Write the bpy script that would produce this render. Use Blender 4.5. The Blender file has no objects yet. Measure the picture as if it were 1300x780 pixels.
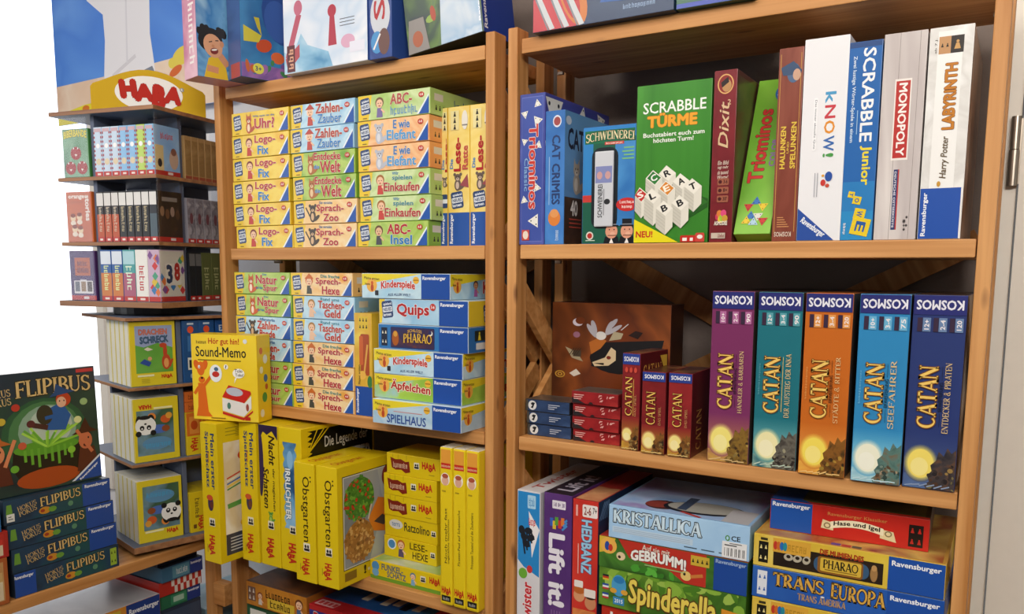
import bpy, bmesh, math, random
from mathutils import Vector, Matrix
S = bpy.context.scene
C = S.collection
PI = math.pi
Z0 = 145.0                                   # eye height above the floor, in cm

# ------------------------------------------------------------------ camera, light, exposure
def lin(h):
    h = h.lstrip('#')
    o = []
    for i in (0, 2, 4):
        v = int(h[i:i+2], 16) / 255.0
        o.append(v/12.92 if v <= .04045 else ((v+.055)/1.055)**2.4)
    return (o[0], o[1], o[2], 1.0)

cam_d = bpy.data.cameras.new('camera')
cam = bpy.data.objects.new('camera', cam_d)
C.objects.link(cam)
S.camera = cam
F_PX, CY = 1041.17, 471.97
yaw, pitch, roll = .55044353, .12186032, -.00611129
cam_d.sensor_fit = 'HORIZONTAL'
cam_d.sensor_width = 36.0
cam_d.lens = 36.0 * F_PX / 1300.0
cam_d.shift_y = (CY - 390.0) / 1300.0
cam_d.clip_start = 0.05
_f = Vector((-math.sin(yaw)*math.cos(pitch), math.cos(yaw)*math.cos(pitch), -math.sin(pitch)))
_r = Vector((math.cos(yaw), math.sin(yaw), 0))
_d = _f.cross(_r)
_r2 = math.cos(roll)*_r + math.sin(roll)*_d
_d2 = -math.sin(roll)*_r + math.cos(roll)*_d
M = Matrix((( _r2.x, -_d2.x, -_f.x, 0), (_r2.y, -_d2.y, -_f.y, -1.36987), (_r2.z, -_d2.z, -_f.z, Z0/100), (0, 0, 0, 1)))
cam.matrix_world = M

S.view_settings.view_transform = 'Standard'
S.view_settings.look = 'None'
S.view_settings.gamma = 1.0
S.view_settings.exposure = 0.0
S.view_settings.use_curve_mapping = False

wd = bpy.data.worlds.new('room_air')
S.world = wd
wd.use_nodes = True
wd.node_tree.nodes['Background'].inputs[0].default_value = (1.0, .95, .90, 1)
wd.node_tree.nodes['Background'].inputs[1].default_value = 0.12

def area(name, loc, target, sx, sy, power, col):
    l = bpy.data.lights.new(name, 'AREA')
    l.shape = 'RECTANGLE'; l.size = sx; l.size_y = sy; l.energy = power; l.color = col
    o = bpy.data.objects.new(name, l); C.objects.link(o)
    o.location = loc
    o.rotation_euler = (Vector(target) - Vector(loc)).to_track_quat('-Z', 'Y').to_euler()
    return o
area('ceiling_and_fill_lamp', (-.55, -1.25, 2.62), (-.75, -.6, 1.2), 1.5, .5, 20, (1, .93, .85))
area('ceiling_and_fill_lamp', (-1.7, -1.5, 2.62), (-1.6, -.5, 1.2), 1.2, .5, 17, (1, .95, .89))
area('ceiling_and_fill_lamp', (.75, -2.3, 2.62), (.0, .2, 1.2), 1.4, .6, 70, (1, .94, .87))  # added fill, brightens the door and the right unit
area('window_daylight', (-3.05, -1.3, 1.75), (-1.7, .1, 1.35), 1.1, 1.5, 11, (.93, .96, 1))

# ------------------------------------------------------------------ materials
MATS = {}
def nodes_of(name):
    m = bpy.data.materials.new(name); m.use_nodes = True
    nt = m.node_tree
    return m, nt, nt.nodes['Principled BSDF']
def ink(c, rough=.32, name=None):
    k = ('ink', c, rough)
    if k not in MATS:
        m, nt, b = nodes_of('print_' + c.strip('#'))
        n = nt.nodes.new('ShaderNodeTexNoise'); n.inputs['Scale'].default_value = 90
        r = nt.nodes.new('ShaderNodeMapRange'); r.inputs[3].default_value = rough-.06; r.inputs[4].default_value = rough+.06
        nt.links.new(n.outputs[0], r.inputs[0]); nt.links.new(r.outputs[0], b.inputs['Roughness'])
        b.inputs['Base Color'].default_value = lin(c)
        b.inputs['Specular IOR Level'].default_value = .45 if rough < .5 else .15
        MATS[k] = m
    return MATS[k]
def art(*cols, s=.35, seed=0, hard=False, stretch=(1, 1, 1), rough=.3):
    """printed picture: soft blotches of the given inks"""
    k = ('art', cols, s, seed, hard, stretch)
    if k not in MATS:
        m, nt, b = nodes_of('printed_picture')
        tc = nt.nodes.new('ShaderNodeTexCoord'); mp = nt.nodes.new('ShaderNodeMapping')
        mp.inputs['Location'].default_value = (seed*3.17, seed*1.31, seed*2.3)
        mp.inputs['Scale'].default_value = [100*s*q for q in stretch]
        n = nt.nodes.new('ShaderNodeTexNoise'); n.inputs['Scale'].default_value = 1.0
        n.inputs['Detail'].default_value = 3; n.inputs['Distortion'].default_value = .6
        cr = nt.nodes.new('ShaderNodeValToRGB')
        cr.color_ramp.interpolation = 'CONSTANT' if hard else 'LINEAR'
        e = cr.color_ramp.elements
        while len(e) < len(cols): e.new(.5)
        for i, c in enumerate(cols):
            e[i].position = .30 + .40*i/max(1, len(cols)-(0 if hard else 1)); e[i].color = lin(c)
        nt.links.new(tc.outputs['Object'], mp.inputs[0]); nt.links.new(mp.outputs[0], n.inputs['Vector'])
        nt.links.new(n.outputs[0], cr.inputs[0]); nt.links.new(cr.outputs[0], b.inputs['Base Color'])
        b.inputs['Roughness'].default_value = rough
        MATS[k] = m
    return MATS[k]
def wood(name, a, b_, axis, rough=.55, knots=True):
    m, nt, b = nodes_of(name)
    tc = nt.nodes.new('ShaderNodeTexCoord'); mp = nt.nodes.new('ShaderNodeMapping')
    sc = [60, 60, 60]; sc['xyz'.index(axis)] = 2.2
    mp.inputs['Scale'].default_value = sc
    oi = nt.nodes.new('ShaderNodeObjectInfo')
    vm = nt.nodes.new('ShaderNodeVectorMath'); vm.operation = 'ADD'
    mul = nt.nodes.new('ShaderNodeMath'); mul.operation = 'MULTIPLY'; mul.inputs[1].default_value = 37
    nt.links.new(oi.outputs['Random'], mul.inputs[0])
    nt.links.new(tc.outputs['Object'], mp.inputs[0]); nt.links.new(mp.outputs[0], vm.inputs[0]); nt.links.new(mul.outputs[0], vm.inputs[1])
    n = nt.nodes.new('ShaderNodeTexNoise'); n.inputs['Scale'].default_value = 1; n.inputs['Detail'].default_value = 5; n.inputs['Distortion'].default_value = .3
    nt.links.new(vm.outputs[0], n.inputs['Vector'])
    cr = nt.nodes.new('ShaderNodeValToRGB'); e = cr.color_ramp.elements
    e[0].position = .3; e[0].color = lin(b_); e[1].position = .68; e[1].color = lin(a)
    nt.links.new(n.outputs[0], cr.inputs[0])
    last = cr.outputs[0]
    if knots:
        mp2 = nt.nodes.new('ShaderNodeMapping'); s2 = [22, 22, 22]; s2['xyz'.index(axis)] = 7.0
        mp2.inputs['Scale'].default_value = s2
        vm2 = nt.nodes.new('ShaderNodeVectorMath'); vm2.operation = 'ADD'
        nt.links.new(tc.outputs['Object'], mp2.inputs[0]); nt.links.new(mp2.outputs[0], vm2.inputs[0]); nt.links.new(mul.outputs[0], vm2.inputs[1])
        v = nt.nodes.new('ShaderNodeTexVoronoi'); v.inputs['Scale'].default_value = 1
        nt.links.new(vm2.outputs[0], v.inputs['Vector'])
        mr = nt.nodes.new('ShaderNodeMapRange'); mr.inputs[1].default_value = .05; mr.inputs[2].default_value = .16
        mr.inputs[3].default_value = .75; mr.inputs[4].default_value = 0
        nt.links.new(v.outputs['Distance'], mr.inputs[0])
        mx = nt.nodes.new('ShaderNodeMix'); mx.data_type = 'RGBA'
        nt.links.new(mr.outputs[0], mx.inputs[0]); nt.links.new(last, mx.inputs[6]); mx.inputs[7].default_value = lin('6b3d1e')
        last = mx.outputs[2]
    nt.links.new(last, b.inputs['Base Color'])
    b.inputs['Roughness'].default_value = rough
    return m
PINE = {a: wood('pine_'+a, 'd69d60', 'b27539', a) for a in 'xyz'}
PLY = wood('plywood_edge', 'a87850', '83583a', 'x', .5, False)
def plain(name, c, rough=.5, metal=0.0, bump=0.0, bscale=40):
    m, nt, b = nodes_of(name)
    n = nt.nodes.new('ShaderNodeTexNoise'); n.inputs['Scale'].default_value = bscale; n.inputs['Detail'].default_value = 4
    tc = nt.nodes.new('ShaderNodeTexCoord'); nt.links.new(tc.outputs['Object'], n.inputs['Vector'])
    hs = nt.nodes.new('ShaderNodeMix'); hs.data_type = 'RGBA'
    col = lin(c); hs.inputs[6].default_value = [q*.93 for q in col[:3]]+[1]; hs.inputs[7].default_value = col
    nt.links.new(n.outputs[0], hs.inputs[0]); nt.links.new(hs.outputs[2], b.inputs['Base Color'])
    if bump:
        bp = nt.nodes.new('ShaderNodeBump'); bp.inputs['Strength'].default_value = bump; bp.inputs['Distance'].default_value = .004
        nt.links.new(n.outputs[0], bp.inputs['Height']); nt.links.new(bp.outputs[0], b.inputs['Normal'])
    b.inputs['Roughness'].default_value = rough; b.inputs['Metallic'].default_value = metal
    return m
def clear(name, tint=(1, 1, 1, 1), gl=.10):
    m = bpy.data.materials.new(name); m.use_nodes = True; nt = m.node_tree
    nt.nodes.remove(nt.nodes['Principled BSDF']); out = nt.nodes['Material Output']
    t = nt.nodes.new('ShaderNodeBsdfTransparent'); t.inputs[0].default_value = tint
    g = nt.nodes.new('ShaderNodeBsdfGlossy'); g.inputs['Roughness'].default_value = .06
    mx = nt.nodes.new('ShaderNodeMixShader'); mx.inputs[0].default_value = gl; nt.links.new(t.outputs[0], mx.inputs[1]); nt.links.new(g.outputs[0], mx.inputs[2])
    nt.links.new(mx.outputs[0], out.inputs[0])
    return m
M_WALL = plain('shade_toned_plaster', '94867e', .9, 0, .5, 60)  # darker tone puts the shade behind the shelving into the wall colour
M_WHITE = plain('white_plaster', 'f1f0f2', .85, 0, .2, 50)
M_CEIL = plain('ceiling_paint', 'e8e4dc', .9)
M_FLOOR = plain('linoleum', '5f5044', .5)
M_DOOR = plain('cream_paint', 'f3ece0', .45)
M_STEEL = plain('brushed_steel', 'b9aea0', .35, .9)
M_GREY = plain('grey_blue_laminate', '5a6378', .5)
M_BLACK = plain('black_plastic', '16161a', .4)
M_ACRYL = clear('clear_acrylic', (.97, .98, 1, 1), .03)

# ------------------------------------------------------------------ object helpers
def W(x, y, z): return Vector((x/100, y/100, (z+Z0)/100))
def link(name, me, parent=None, loc=None, rotz=0.0):
    o = bpy.data.objects.new(name, me); C.objects.link(o)
    if parent is not None: o.parent = parent
    if loc is not None: o.location = loc
    o.rotation_euler = (0, 0, rotz)
    return o
def tag(o, label=None, cat=None, group=None, kind=None):
    if label: o['label'] = label
    if cat: o['category'] = cat
    if group: o['group'] = group
    if kind: o['kind'] = kind
    return o
def empty(name, loc, rotz=0.0):
    return link(name, None, None, loc, rotz)
def bm_box(bm, x0, y0, z0, x1, y1, z1, mi=0, bev=0.0, mat=None):
    r = bmesh.ops.create_cube(bm, size=1.0)
    vs = r['verts']
    for v in vs:
        v.co = Vector(((x0+x1)/2 + v.co.x*(x1-x0), (y0+y1)/2 + v.co.y*(y1-y0), (z0+z1)/2 + v.co.z*(z1-z0)))/100
        if mat is not None: v.co = mat @ v.co
    fs = list({f for v in vs for f in v.link_faces})
    for f in fs: f.material_index = mi
    if bev:
        es = list({e for v in vs for e in v.link_edges})
        bmesh.ops.bevel(bm, geom=es, offset=bev/100, segments=2, affect='EDGES', profile=.6)
def mesh_of(name, bm, mats):
    me = bpy.data.meshes.new(name); bm.to_mesh(me); bm.free()
    for m in mats: me.materials.append(m)
    return me
def board(name, parent, x0, y0, z0, x1, y1, z1, mat, bev=.15, world=True):
    """one bevelled bar, its origin at its centre"""
    bm = bmesh.new()
    cx, cy, cz = (x0+x1)/2, (y0+y1)/2, (z0+z1)/2
    bm_box(bm, x0-cx, y0-cy, z0-cz, x1-cx, y1-cy, z1-cz, 0, bev)
    o = link(name, mesh_of(name, bm, [mat]), parent)
    o.location = (W(cx, cy, cz) if world else Vector((cx, cy, cz))/100)
    if world and parent is not None: o.location = o.location - parent.location
    return o
def bar(name, parent, p, q, w, d, mat, up=(0, 1, 0)):
    """straight bar from p to q (cm), w wide, d thick along up"""
    p = W(*p); q = W(*q); a = (q-p); L = a.length; a.normalize()
    u = Vector(up); s = a.cross(u).normalized(); u = s.cross(a).normalized()
    bm = bmesh.new(); bm_box(bm, -w/2, -d/2, -L*50, w/2, d/2, L*50, 0, .1)
    o = link(name, mesh_of(name, bm, [mat]), parent)
    R_ = Matrix((s, u, a)).transposed()
    o.rotation_euler = R_.to_euler()
    o.location = (p+q)/2 - (parent.location if parent is not None else Vector((0, 0, 0)))
    return o

# ------------------------------------------------------------------ lettering
_G = {}
def fat(G, r):
    """a heavier cut of a lettering: the same outlines struck several times, slightly shifted"""
    V, Fc = G
    V = [(v[0], v[1], 0) for v in V]
    if r <= .004: return V, Fc
    n = 8 if r > .03 else 6
    V2, F2 = list(V), list(Fc)
    for i in range(n):
        k = len(V2); dx, dy = r*math.cos(2*PI*i/n), r*math.sin(2*PI*i/n)
        V2 += [(x+dx, y+dy, i+1) for x, y, d in V]; F2 += [tuple(q+k for q in f) for f in Fc]
    return V2, F2
def glyphs(s, bold=.012, shear=0.0):
    k = (s, bold, shear)
    if k not in _G:
        cu = bpy.data.curves.new('t', 'FONT'); cu.body = s; cu.size = 1; cu.shear = shear
        cu.resolution_u = 2
        o = bpy.data.objects.new('t', cu)
        me = bpy.data.meshes.new_from_object(o)
        G = ([(v.co.x, v.co.y) for v in me.vertices], [tuple(p.vertices) for p in me.polygons])
        bpy.data.meshes.remove(me); bpy.data.objects.remove(o); bpy.data.curves.remove(cu)
        _G[k] = fat(G, bold)
    return _G[k]
# a roman letter drawn from strokes: L line(x0,y0,x1,y1,w)  A arc(cx,cy,rx,ry,a0,a1,w_mid,w_end)  S foot(x,y,half)
_SER = {
 'A': (.86, ['L .1 0 .43 1 .07', 'L .76 0 .43 1 .15', 'L .24 .32 .62 .32 .06', 'S .1 0 .13', 'S .76 0 .15']),
 'C': (.80, ['A .44 .5 .37 .46 52 308 .15 .05', 'L .69 .72 .69 .98 .05']),
 'T': (.80, ['L .4 0 .4 1 .14', 'L .02 .96 .78 .96 .08', 'L .03 .78 .03 .98 .05', 'L .77 .78 .77 .98 .05', 'S .4 0 .17']),
 'N': (.88, ['L .12 0 .12 1 .06', 'L .12 1 .76 0 .15', 'L .76 0 .76 1 .06', 'S .12 0 .12', 'S .1 1 .1', 'S .76 1 .12']),
 'F': (.66, ['L .17 0 .17 1 .14', 'L .1 .96 .62 .96 .07', 'L .17 .5 .5 .5 .06', 'L .61 .76 .61 .98 .05', 'L .5 .4 .5 .6 .05', 'S .17 0 .16']),
 'L': (.66, ['L .17 0 .17 1 .14', 'L .1 .04 .62 .04 .07', 'L .61 .02 .61 .25 .05', 'S .17 1 .16']),
 'I': (.36, ['L .18 0 .18 1 .14', 'S .18 0 .16', 'S .18 1 .16']),
 'P': (.68, ['L .17 0 .17 1 .14', 'A .28 .73 .32 .25 -90 90 .13 .05', 'L .1 .97 .3 .97 .06', 'L .17 .48 .3 .48 .06', 'S .17 0 .16']),
 'B': (.70, ['L .17 0 .17 1 .14', 'A .28 .75 .28 .23 -90 90 .12 .05', 'A .28 .27 .34 .25 -90 90 .13 .05', 'L .08 .97 .3 .97 .06', 'L .17 .52 .3 .52 .06', 'L .08 .03 .3 .03 .06']),
 'R': (.78, ['L .17 0 .17 1 .14', 'A .28 .73 .30 .25 -90 90 .13 .05', 'L .08 .97 .3 .97 .06', 'L .17 .48 .3 .48 .06', 'L .34 .48 .68 0 .14', 'S .17 0 .15', 'S .68 0 .1']),
 'U': (.86, ['L .17 .3 .17 1 .14', 'A .43 .32 .26 .3 180 360 .07 .1', 'L .7 .3 .7 1 .06', 'S .17 1 .15', 'S .7 1 .12']),
 'S': (.62, ['A .31 .74 .22 .22 30 270 .12 .06', 'A .31 .27 .24 .24 -150 90 .12 .06', 'L .54 .75 .54 .96 .05', 'L .07 .04 .07 .27 .05']),
 'O': (.90, ['A .45 .5 .38 .47 0 360 .11 .11']),
 'E': (.68, ['L .17 0 .17 1 .14', 'L .08 .96 .62 .96 .07', 'L .17 .5 .5 .5 .06', 'L .08 .04 .64 .04 .07', 'L .61 .76 .61 .98 .05', 'L .5 .4 .5 .6 .05', 'L .63 .02 .63 .25 .05']),
 'H': (.88, ['L .17 0 .17 1 .13', 'L .7 0 .7 1 .13', 'L .17 .5 .7 .5 .06', 'S .17 0 .14', 'S .17 1 .14', 'S .7 0 .14', 'S .7 1 .14']),
 'K': (.84, ['L .17 0 .17 1 .14', 'L .2 .42 .66 .98 .06', 'L .32 .56 .72 0 .14', 'S .17 0 .14', 'S .17 1 .14', 'S .72 0 .11', 'S .66 1 .11']),
 'D': (.86, ['L .17 0 .17 1 .14', 'A .3 .5 .44 .47 -90 90 .14 .06', 'L .08 .97 .32 .97 .06', 'L .08 .03 .32 .03 .06']),
 'M': (1.0, ['L .12 0 .14 1 .06', 'L .14 1 .48 0 .13', 'L .48 0 .84 1 .06', 'L .86 0 .84 1 .14', 'S .12 0 .1', 'S .86 0 .14']),
 'W': (1.1, ['L .06 1 .32 0 .14', 'L .32 0 .54 1 .06', 'L .54 1 .78 0 .14', 'L .78 0 1.0 1 .06', 'S .06 1 .12', 'S 1.0 1 .1']),
 'Z': (.72, ['L .06 .96 .66 .96 .07', 'L .64 .98 .08 .02 .14', 'L .06 .04 .66 .04 .07', 'L .07 .76 .07 .98 .05', 'L .66 .02 .66 .25 .05']),
 'Y': (.80, ['L .06 1 .4 .45 .14', 'L .74 1 .4 .45 .06', 'L .4 0 .4 .5 .13', 'S .4 0 .15', 'S .06 1 .12', 'S .74 1 .1']),
 'G': (.84, ['A .44 .5 .37 .46 52 308 .15 .05', 'L .69 .74 .69 .98 .05', 'L .7 .05 .7 .42 .12', 'L .5 .42 .8 .42 .06']),
 'J': (.5, ['L .3 .2 .3 1 .14', 'A .16 .2 .15 .2 180 360 .1 .06', 'S .3 1 .16']), 'V': (.84, ['L .06 1 .42 0 .15', 'L .78 1 .42 0 .06', 'S .06 1 .13', 'S .78 1 .12']),
 'X': (.84, ['L .08 1 .74 0 .15', 'L .74 1 .08 0 .06', 'S .08 1 .12', 'S .74 1 .12', 'S .08 0 .12', 'S .74 0 .12']), 'Q': (.9, ['A .45 .5 .38 .47 0 360 .11 .11', 'L .5 .2 .85 -.1 .1']),
 '&': (.8, ['A .32 .75 .16 .22 0 360 .08 .08', 'A .33 .27 .27 .25 60 360 .12 .06', 'L .22 .62 .7 .02 .12']),
 ' ': (.4, []),
}
def serif(s, fat=1.0):
    k = ('serif', s, fat)
    if k in _G: return _G[k]
    V, Fc, x = [], [], 0.0
    def quad(a, b, c, d):
        n = len(V); V.extend([a, b, c, d]); Fc.append((n, n+1, n+2, n+3))
    for ch in s:
        w, st = _SER[ch]
        for t in st:
            q = t.split(); v = [float(i) for i in q[1:]]
            if q[0] == 'L':
                x0, y0, x1, y1, ww = v; ww *= fat
                dx, dy = x1-x0, y1-y0; l = math.hypot(dx, dy)
                if abs(dy) > abs(dx)*.6: ox, oy = ww/2*l/abs(dy), 0   # slanted strokes cut level
                else: ox, oy = -dy/l*ww/2, dx/l*ww/2
                quad((x+x0-ox, y0-oy), (x+x0+ox, y0+oy), (x+x1+ox, y1+oy), (x+x1-ox, y1-oy))
            elif q[0] == 'S':
                cx, cy, h = v; s_ = .05*fat; y0, y1 = (cy, cy+s_) if cy < .5 else (cy-s_, cy)
                quad((x+cx-h, y0), (x+cx+h, y0), (x+cx+h, y1), (x+cx-h, y1))
            else:
                cx, cy, rx, ry, a0, a1, wm, we = v; N = 18
                P = []
                for i in range(N+1):
                    a = math.radians(a0+(a1-a0)*i/N); ww = fat*(we+(wm-we)*abs(math.cos(a)))/2
                    P.append(((x+cx+(rx+ww)*math.cos(a), cy+(ry+min(ww, .04))*math.sin(a)), (x+cx+(rx-ww)*math.cos(a), cy+(ry-ww)*math.sin(a))))
                for i in range(N): quad(P[i][0], P[i+1][0], P[i+1][1], P[i][1])
        x += w
    _G[k] = (V, Fc)
    return _G[k]

# ------------------------------------------------------------------ printed cartons
class Bx:
    """a carton W x D x H cm; front-left-bottom corner at the origin, front looks to -y"""
    def __init__(s, Wd, H, D, c, bev=.12, **faces):
        s.W, s.H, s.D = Wd, H, D
        s.m = []; s.bm = bmesh.new(); s.lay = {}
        s.base = c; s.ymap = None
        bm_box(s.bm, 0, 0, 0, Wd, D, H, s.mi(c), bev)
        if faces:
            for f in s.bm.faces:
                n = f.normal
                f.normal_update(); n = f.normal
                k = max((('R', n.x), ('L', -n.x), ('F', -n.y), ('K', n.y), ('T', n.z), ('B', -n.z)), key=lambda q: q[1])
                if k[0] in faces: f.material_index = s.mi(faces[k[0]])
    rough = .32
    def mi(s, c):
        m = ink(c, s.rough) if isinstance(c, str) else c
        if m not in s.m: s.m.append(m)
        return s.m.index(m)
    def fr(s, f):
        w, h, d = s.W, s.H, s.D
        return {'F': ((0, 0, 0), (1, 0, 0), (0, 0, 1), (0, -1, 0), w, h), 'R': ((w, 0, 0), (0, 1, 0), (0, 0, 1), (1, 0, 0), d, h),
                'L': ((0, d, 0), (0, -1, 0), (0, 0, 1), (-1, 0, 0), d, h), 'T': ((0, 0, h), (1, 0, 0), (0, 1, 0), (0, 0, 1), w, d)}[f]
    def put(s, f, pts, faces, c, step=True):
        """pts as fractions of the face"""
        o, u, v, n, fw, fh = s.fr(f)
        k = s.lay.get(f, 0)
        if step: k += 1; s.lay[f] = k
        o = Vector(o); u = Vector(u)*fw; v = Vector(v)*fh; n = Vector(n)
        dm = max((p[2] for p in pts if len(p) > 2), default=0)
        if step: s.lay[f] = k + dm*.7
        mx, my = .09/fw, .09/fh
        if s.ymap: pts = [(p[0], s.ymap(p[1])) + tuple(p[2:]) for p in pts]
        vs = []
        for p in pts:
            a = min(1-mx, max(mx, p[0])); b = min(1-my, max(my, p[1]))
            kk = k + (p[2]*.7 if len(p) > 2 else 0)
            vs.append(s.bm.verts.new((o+u*a+v*b+n*(.004+.0022*kk))/100))
        mi = s.mi(c)
        for q in faces:
            try: g = s.bm.faces.new([vs[i] for i in q]); g.material_index = mi
            except ValueError: pass
        # every face of the print must look outwards
        return s
    def rect(s, f, x0, y0, x1, y1, c): return s.put(f, [(x0, y0), (x1, y0), (x1, y1), (x0, y1)], [(0, 1, 2, 3)], c)
    def poly(s, f, pts, c): return s.put(f, pts, [tuple(range(len(pts)))], c)
    def ell(s, f, cx, cy, r, c, ry=None, n=20, a=0.0):
        fw, fh = s.fr(f)[4:]; ry = ry or r; ca, sa = math.cos(math.radians(a)), math.sin(math.radians(a))
        P = []
        for i in range(n):
            t = 2*PI*i/n; x, y = r*math.cos(t), ry*math.sin(t)
            P.append((cx+(x*ca-y*sa)/fw, cy+(x*sa+y*ca)/fh))
        return s.poly(f, P, c)
    def rr(s, f, x0, y0, x1, y1, c, r=.3):
        """rectangle with rounded corners (r in cm)"""
        fw, fh = s.fr(f)[4:]; P = []
        r = min(r, (x1-x0)*fw/2, (y1-y0)*fh/2)
        for cx, cy, a0 in ((x1-r/fw, y0+r/fh, -90), (x1-r/fw, y1-r/fh, 0), (x0+r/fw, y1-r/fh, 90), (x0+r/fw, y0+r/fh, 180)):
            for i in range(5):
                t = math.radians(a0+22.5*i); P.append((cx+r*math.cos(t)/fw, cy+r*math.sin(t)/fh))
        return s.poly(f, P, c)
    def line(s, f, x0, y0, x1, y1, w, c):
        fw, fh = s.fr(f)[4:]; dx, dy = (x1-x0)*fw, (y1-y0)*fh; l = math.hypot(dx, dy) or 1
        ox, oy = -dy/l*w/2/fw, dx/l*w/2/fh
        return s.poly(f, [(x0-ox, y0-oy), (x1-ox, y1-oy), (x1+ox, y1+oy), (x0+ox, y0+oy)], c)
    def text(s, f, t, x0, y0, x1, y1, c, rot=0, ang=0.0, bold=.014, shear=0.0, arc=0.0, outline=None, dip=None, roman=0.0):
        if t[0] == '~': return s.scrawl(f, len(t)-1, x0, y0, x1, y1, c, rot)
        def one(G, col, bb):
            V, Fc = G
            (a0, b0, a1, b1) = bb; P = []
            for (x, y, dp) in V:
                p = (x-a0)/(a1-a0); q = (y-b0)/(b1-b0)
                if arc: q += arc*(1-(2*p-1)**2)
                if dip: q -= dip[1]*math.exp(-((p-dip[0])/.11)**2)
                if rot == 0: X, Y = x0+p*(x1-x0), y0+q*(y1-y0)
                elif rot == 90: X, Y = x1-q*(x1-x0), y0+p*(y1-y0)
                elif rot == -90: X, Y = x0+q*(x1-x0), y1-p*(y1-y0)
                else: X, Y = x1-p*(x1-x0), y1-q*(y1-y0)
                if ang:
                    fw, fh = s.fr(f)[4:]; ca, sa = math.cos(math.radians(ang)), math.sin(math.radians(ang))
                    cx, cy = (x0+x1)/2, (y0+y1)/2; dx, dy = (X-cx)*fw, (Y-cy)*fh
                    X, Y = cx+(dx*ca-dy*sa)/fw, cy+(dx*sa+dy*ca)/fh
                P.append((X, Y, dp))
            s.put(f, P, Fc, col)
        G = fat(serif(t, roman), 0) if roman else glyphs(t, bold, shear)
        if not G[0]: return s
        xs = [v[0] for v in G[0]]; ys = [v[1] for v in G[0]]; bb = (min(xs), min(ys), max(xs), max(ys))
        if outline: one(fat(serif(t, roman), .06) if roman else glyphs(t, bold+outline[1], shear), outline[0], bb)
        one(G, c, bb)
        return s
    def scrawl(s, f, n, x0, y0, x1, y1, c, rot=0):
        """small print too fine to be read"""
        r = random.Random(n*31+int(x0*1000)+int(y0*7000)); V, Q = [], []
        for i in range(n):
            p0, p1 = (i+.1)/n, (i+.82)/n; m = (p0+p1)/2; t = .16/n; hi = 1.0 if r.random() < .3 or i == 0 else .74; lo = -.2 if r.random() < .12 else 0
            parts = [((p0, lo), (p0+t*1.4, hi))]
            k = r.random()
            if k < .7: parts.append(((p1-t*1.4, 0), (p1, .74)))
            if k < .45 or k > .8: parts.append(((p0, .6), (p1, .74)))
            if k > .3: parts.append(((p0, 0), (p1, .14)))
            if r.random() < .4: parts.append(((p0, .32), (p1, .44)))
            for d, ((a, b), (e, g)) in enumerate(parts):
                j = len(V); V += [(a, b, d), (e, b, d), (e, g, d), (a, g, d)]; Q.append((j, j+1, j+2, j+3))
        P = []
        for p, q, d in V:
            if rot == 0: X, Y = x0+p*(x1-x0), y0+q*(y1-y0)
            elif rot == 90: X, Y = x1-q*(x1-x0), y0+p*(y1-y0)
            elif rot == -90: X, Y = x0+q*(x1-x0), y1-p*(y1-y0)
            else: X, Y = x1-p*(x1-x0), y1-q*(y1-y0)
            P.append((X, Y, d))
        return s.put(f, P, Q, c)
    def mesh(s, name='carton'):
        # turn prints outwards
        me = mesh_of(name, s.bm, s.m)
        return me

def place(me, x, y, z, rotz=0.0, label=None, cat='game', group=None, name='game_box'):
    o = link(name, me, None, W(x, y, z), math.radians(rotz))
    return tag(o, label, cat, group)

# ------------------------------------------------------------------ printed motifs
RB = '1d4b9e'
def rav(b, f, x0, y0, x1, y1, rot=0, c='eef0f4', ang=0): b.text(f, 'Ravensburger', x0, y0, x1, y1, c, rot, ang, bold=.03)
def ravtri(b, f, w, h, x1=.985, y0=.03):
    fw, fh = b.fr(f)[4:]
    b.poly(f, [(x1-(w+.5)/fw, y0), (x1, y0), (x1, y0+(h+.5)/fh)], 'e8eef4')
    b.poly(f, [(x1-w/fw, y0), (x1, y0), (x1, y0+h/fh)], '2456a8')
def haba(b, f, x0, y0, x1, y1, rot=0, c='c0261c', line=None):
    b.text(f, 'HABA', x0, y0, x1, y1, c, rot, bold=.045, dip=(.62, .28), outline=line)
def pict(b, f, x0, y0, x1, y1, fg='f0e6d0', bg='16161a', nx=2, ny=2):
    fw, fh = b.fr(f)[4:]
    b.rect(f, x0, y0, x1, y1, bg)
    for i in range(nx):
        for j in range(ny):
            cx = x0+(i+.5)*(x1-x0)/nx; cy = y0+(j+.5)*(y1-y0)/ny
            r = min((x1-x0)*fw/nx, (y1-y0)*fh/ny)
            b.ell(f, cx, cy+.24*r/fh, r*.13, fg, n=8)
            b.poly(f, [(cx-.26*r/fw, cy-.42*r/fh), (cx+.26*r/fw, cy-.42*r/fh), (cx+.12*r/fw, cy+.1*r/fh), (cx-.12*r/fw, cy+.1*r/fh)], fg)
def badge(b, f, cx, cy, w, h, lines=('spielend', 'NEUES', 'lernen')):
    fw, fh = b.fr(f)[4:]
    def q(sx, sy, c):
        t = math.radians(7); P = []
        for X, Y in ((-1, -.8), (-.8, -1), (.8, -1), (1, -.8), (1, .8), (.8, 1), (-.8, 1), (-1, .8)):
            X, Y = X*sx/2, Y*sy/2
            P.append((cx+(X*math.cos(t)-Y*math.sin(t))/fw, cy+(X*math.sin(t)+Y*math.cos(t))/fh))
        b.poly(f, P, c)
    q(w, h, '2c4372'); q(w*.9, h*.32, 'dfe4ea')
    for i, t in enumerate(lines):
        y = cy+(.30-.30*i)*h/fh; hh = .10*h/fh
        b.text(f, t, cx-.38*w/fw, y-hh, cx+.38*w/fw, y+hh, 'e6ebf2' if i != 1 else '2c4372', ang=7, bold=.03)
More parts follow.
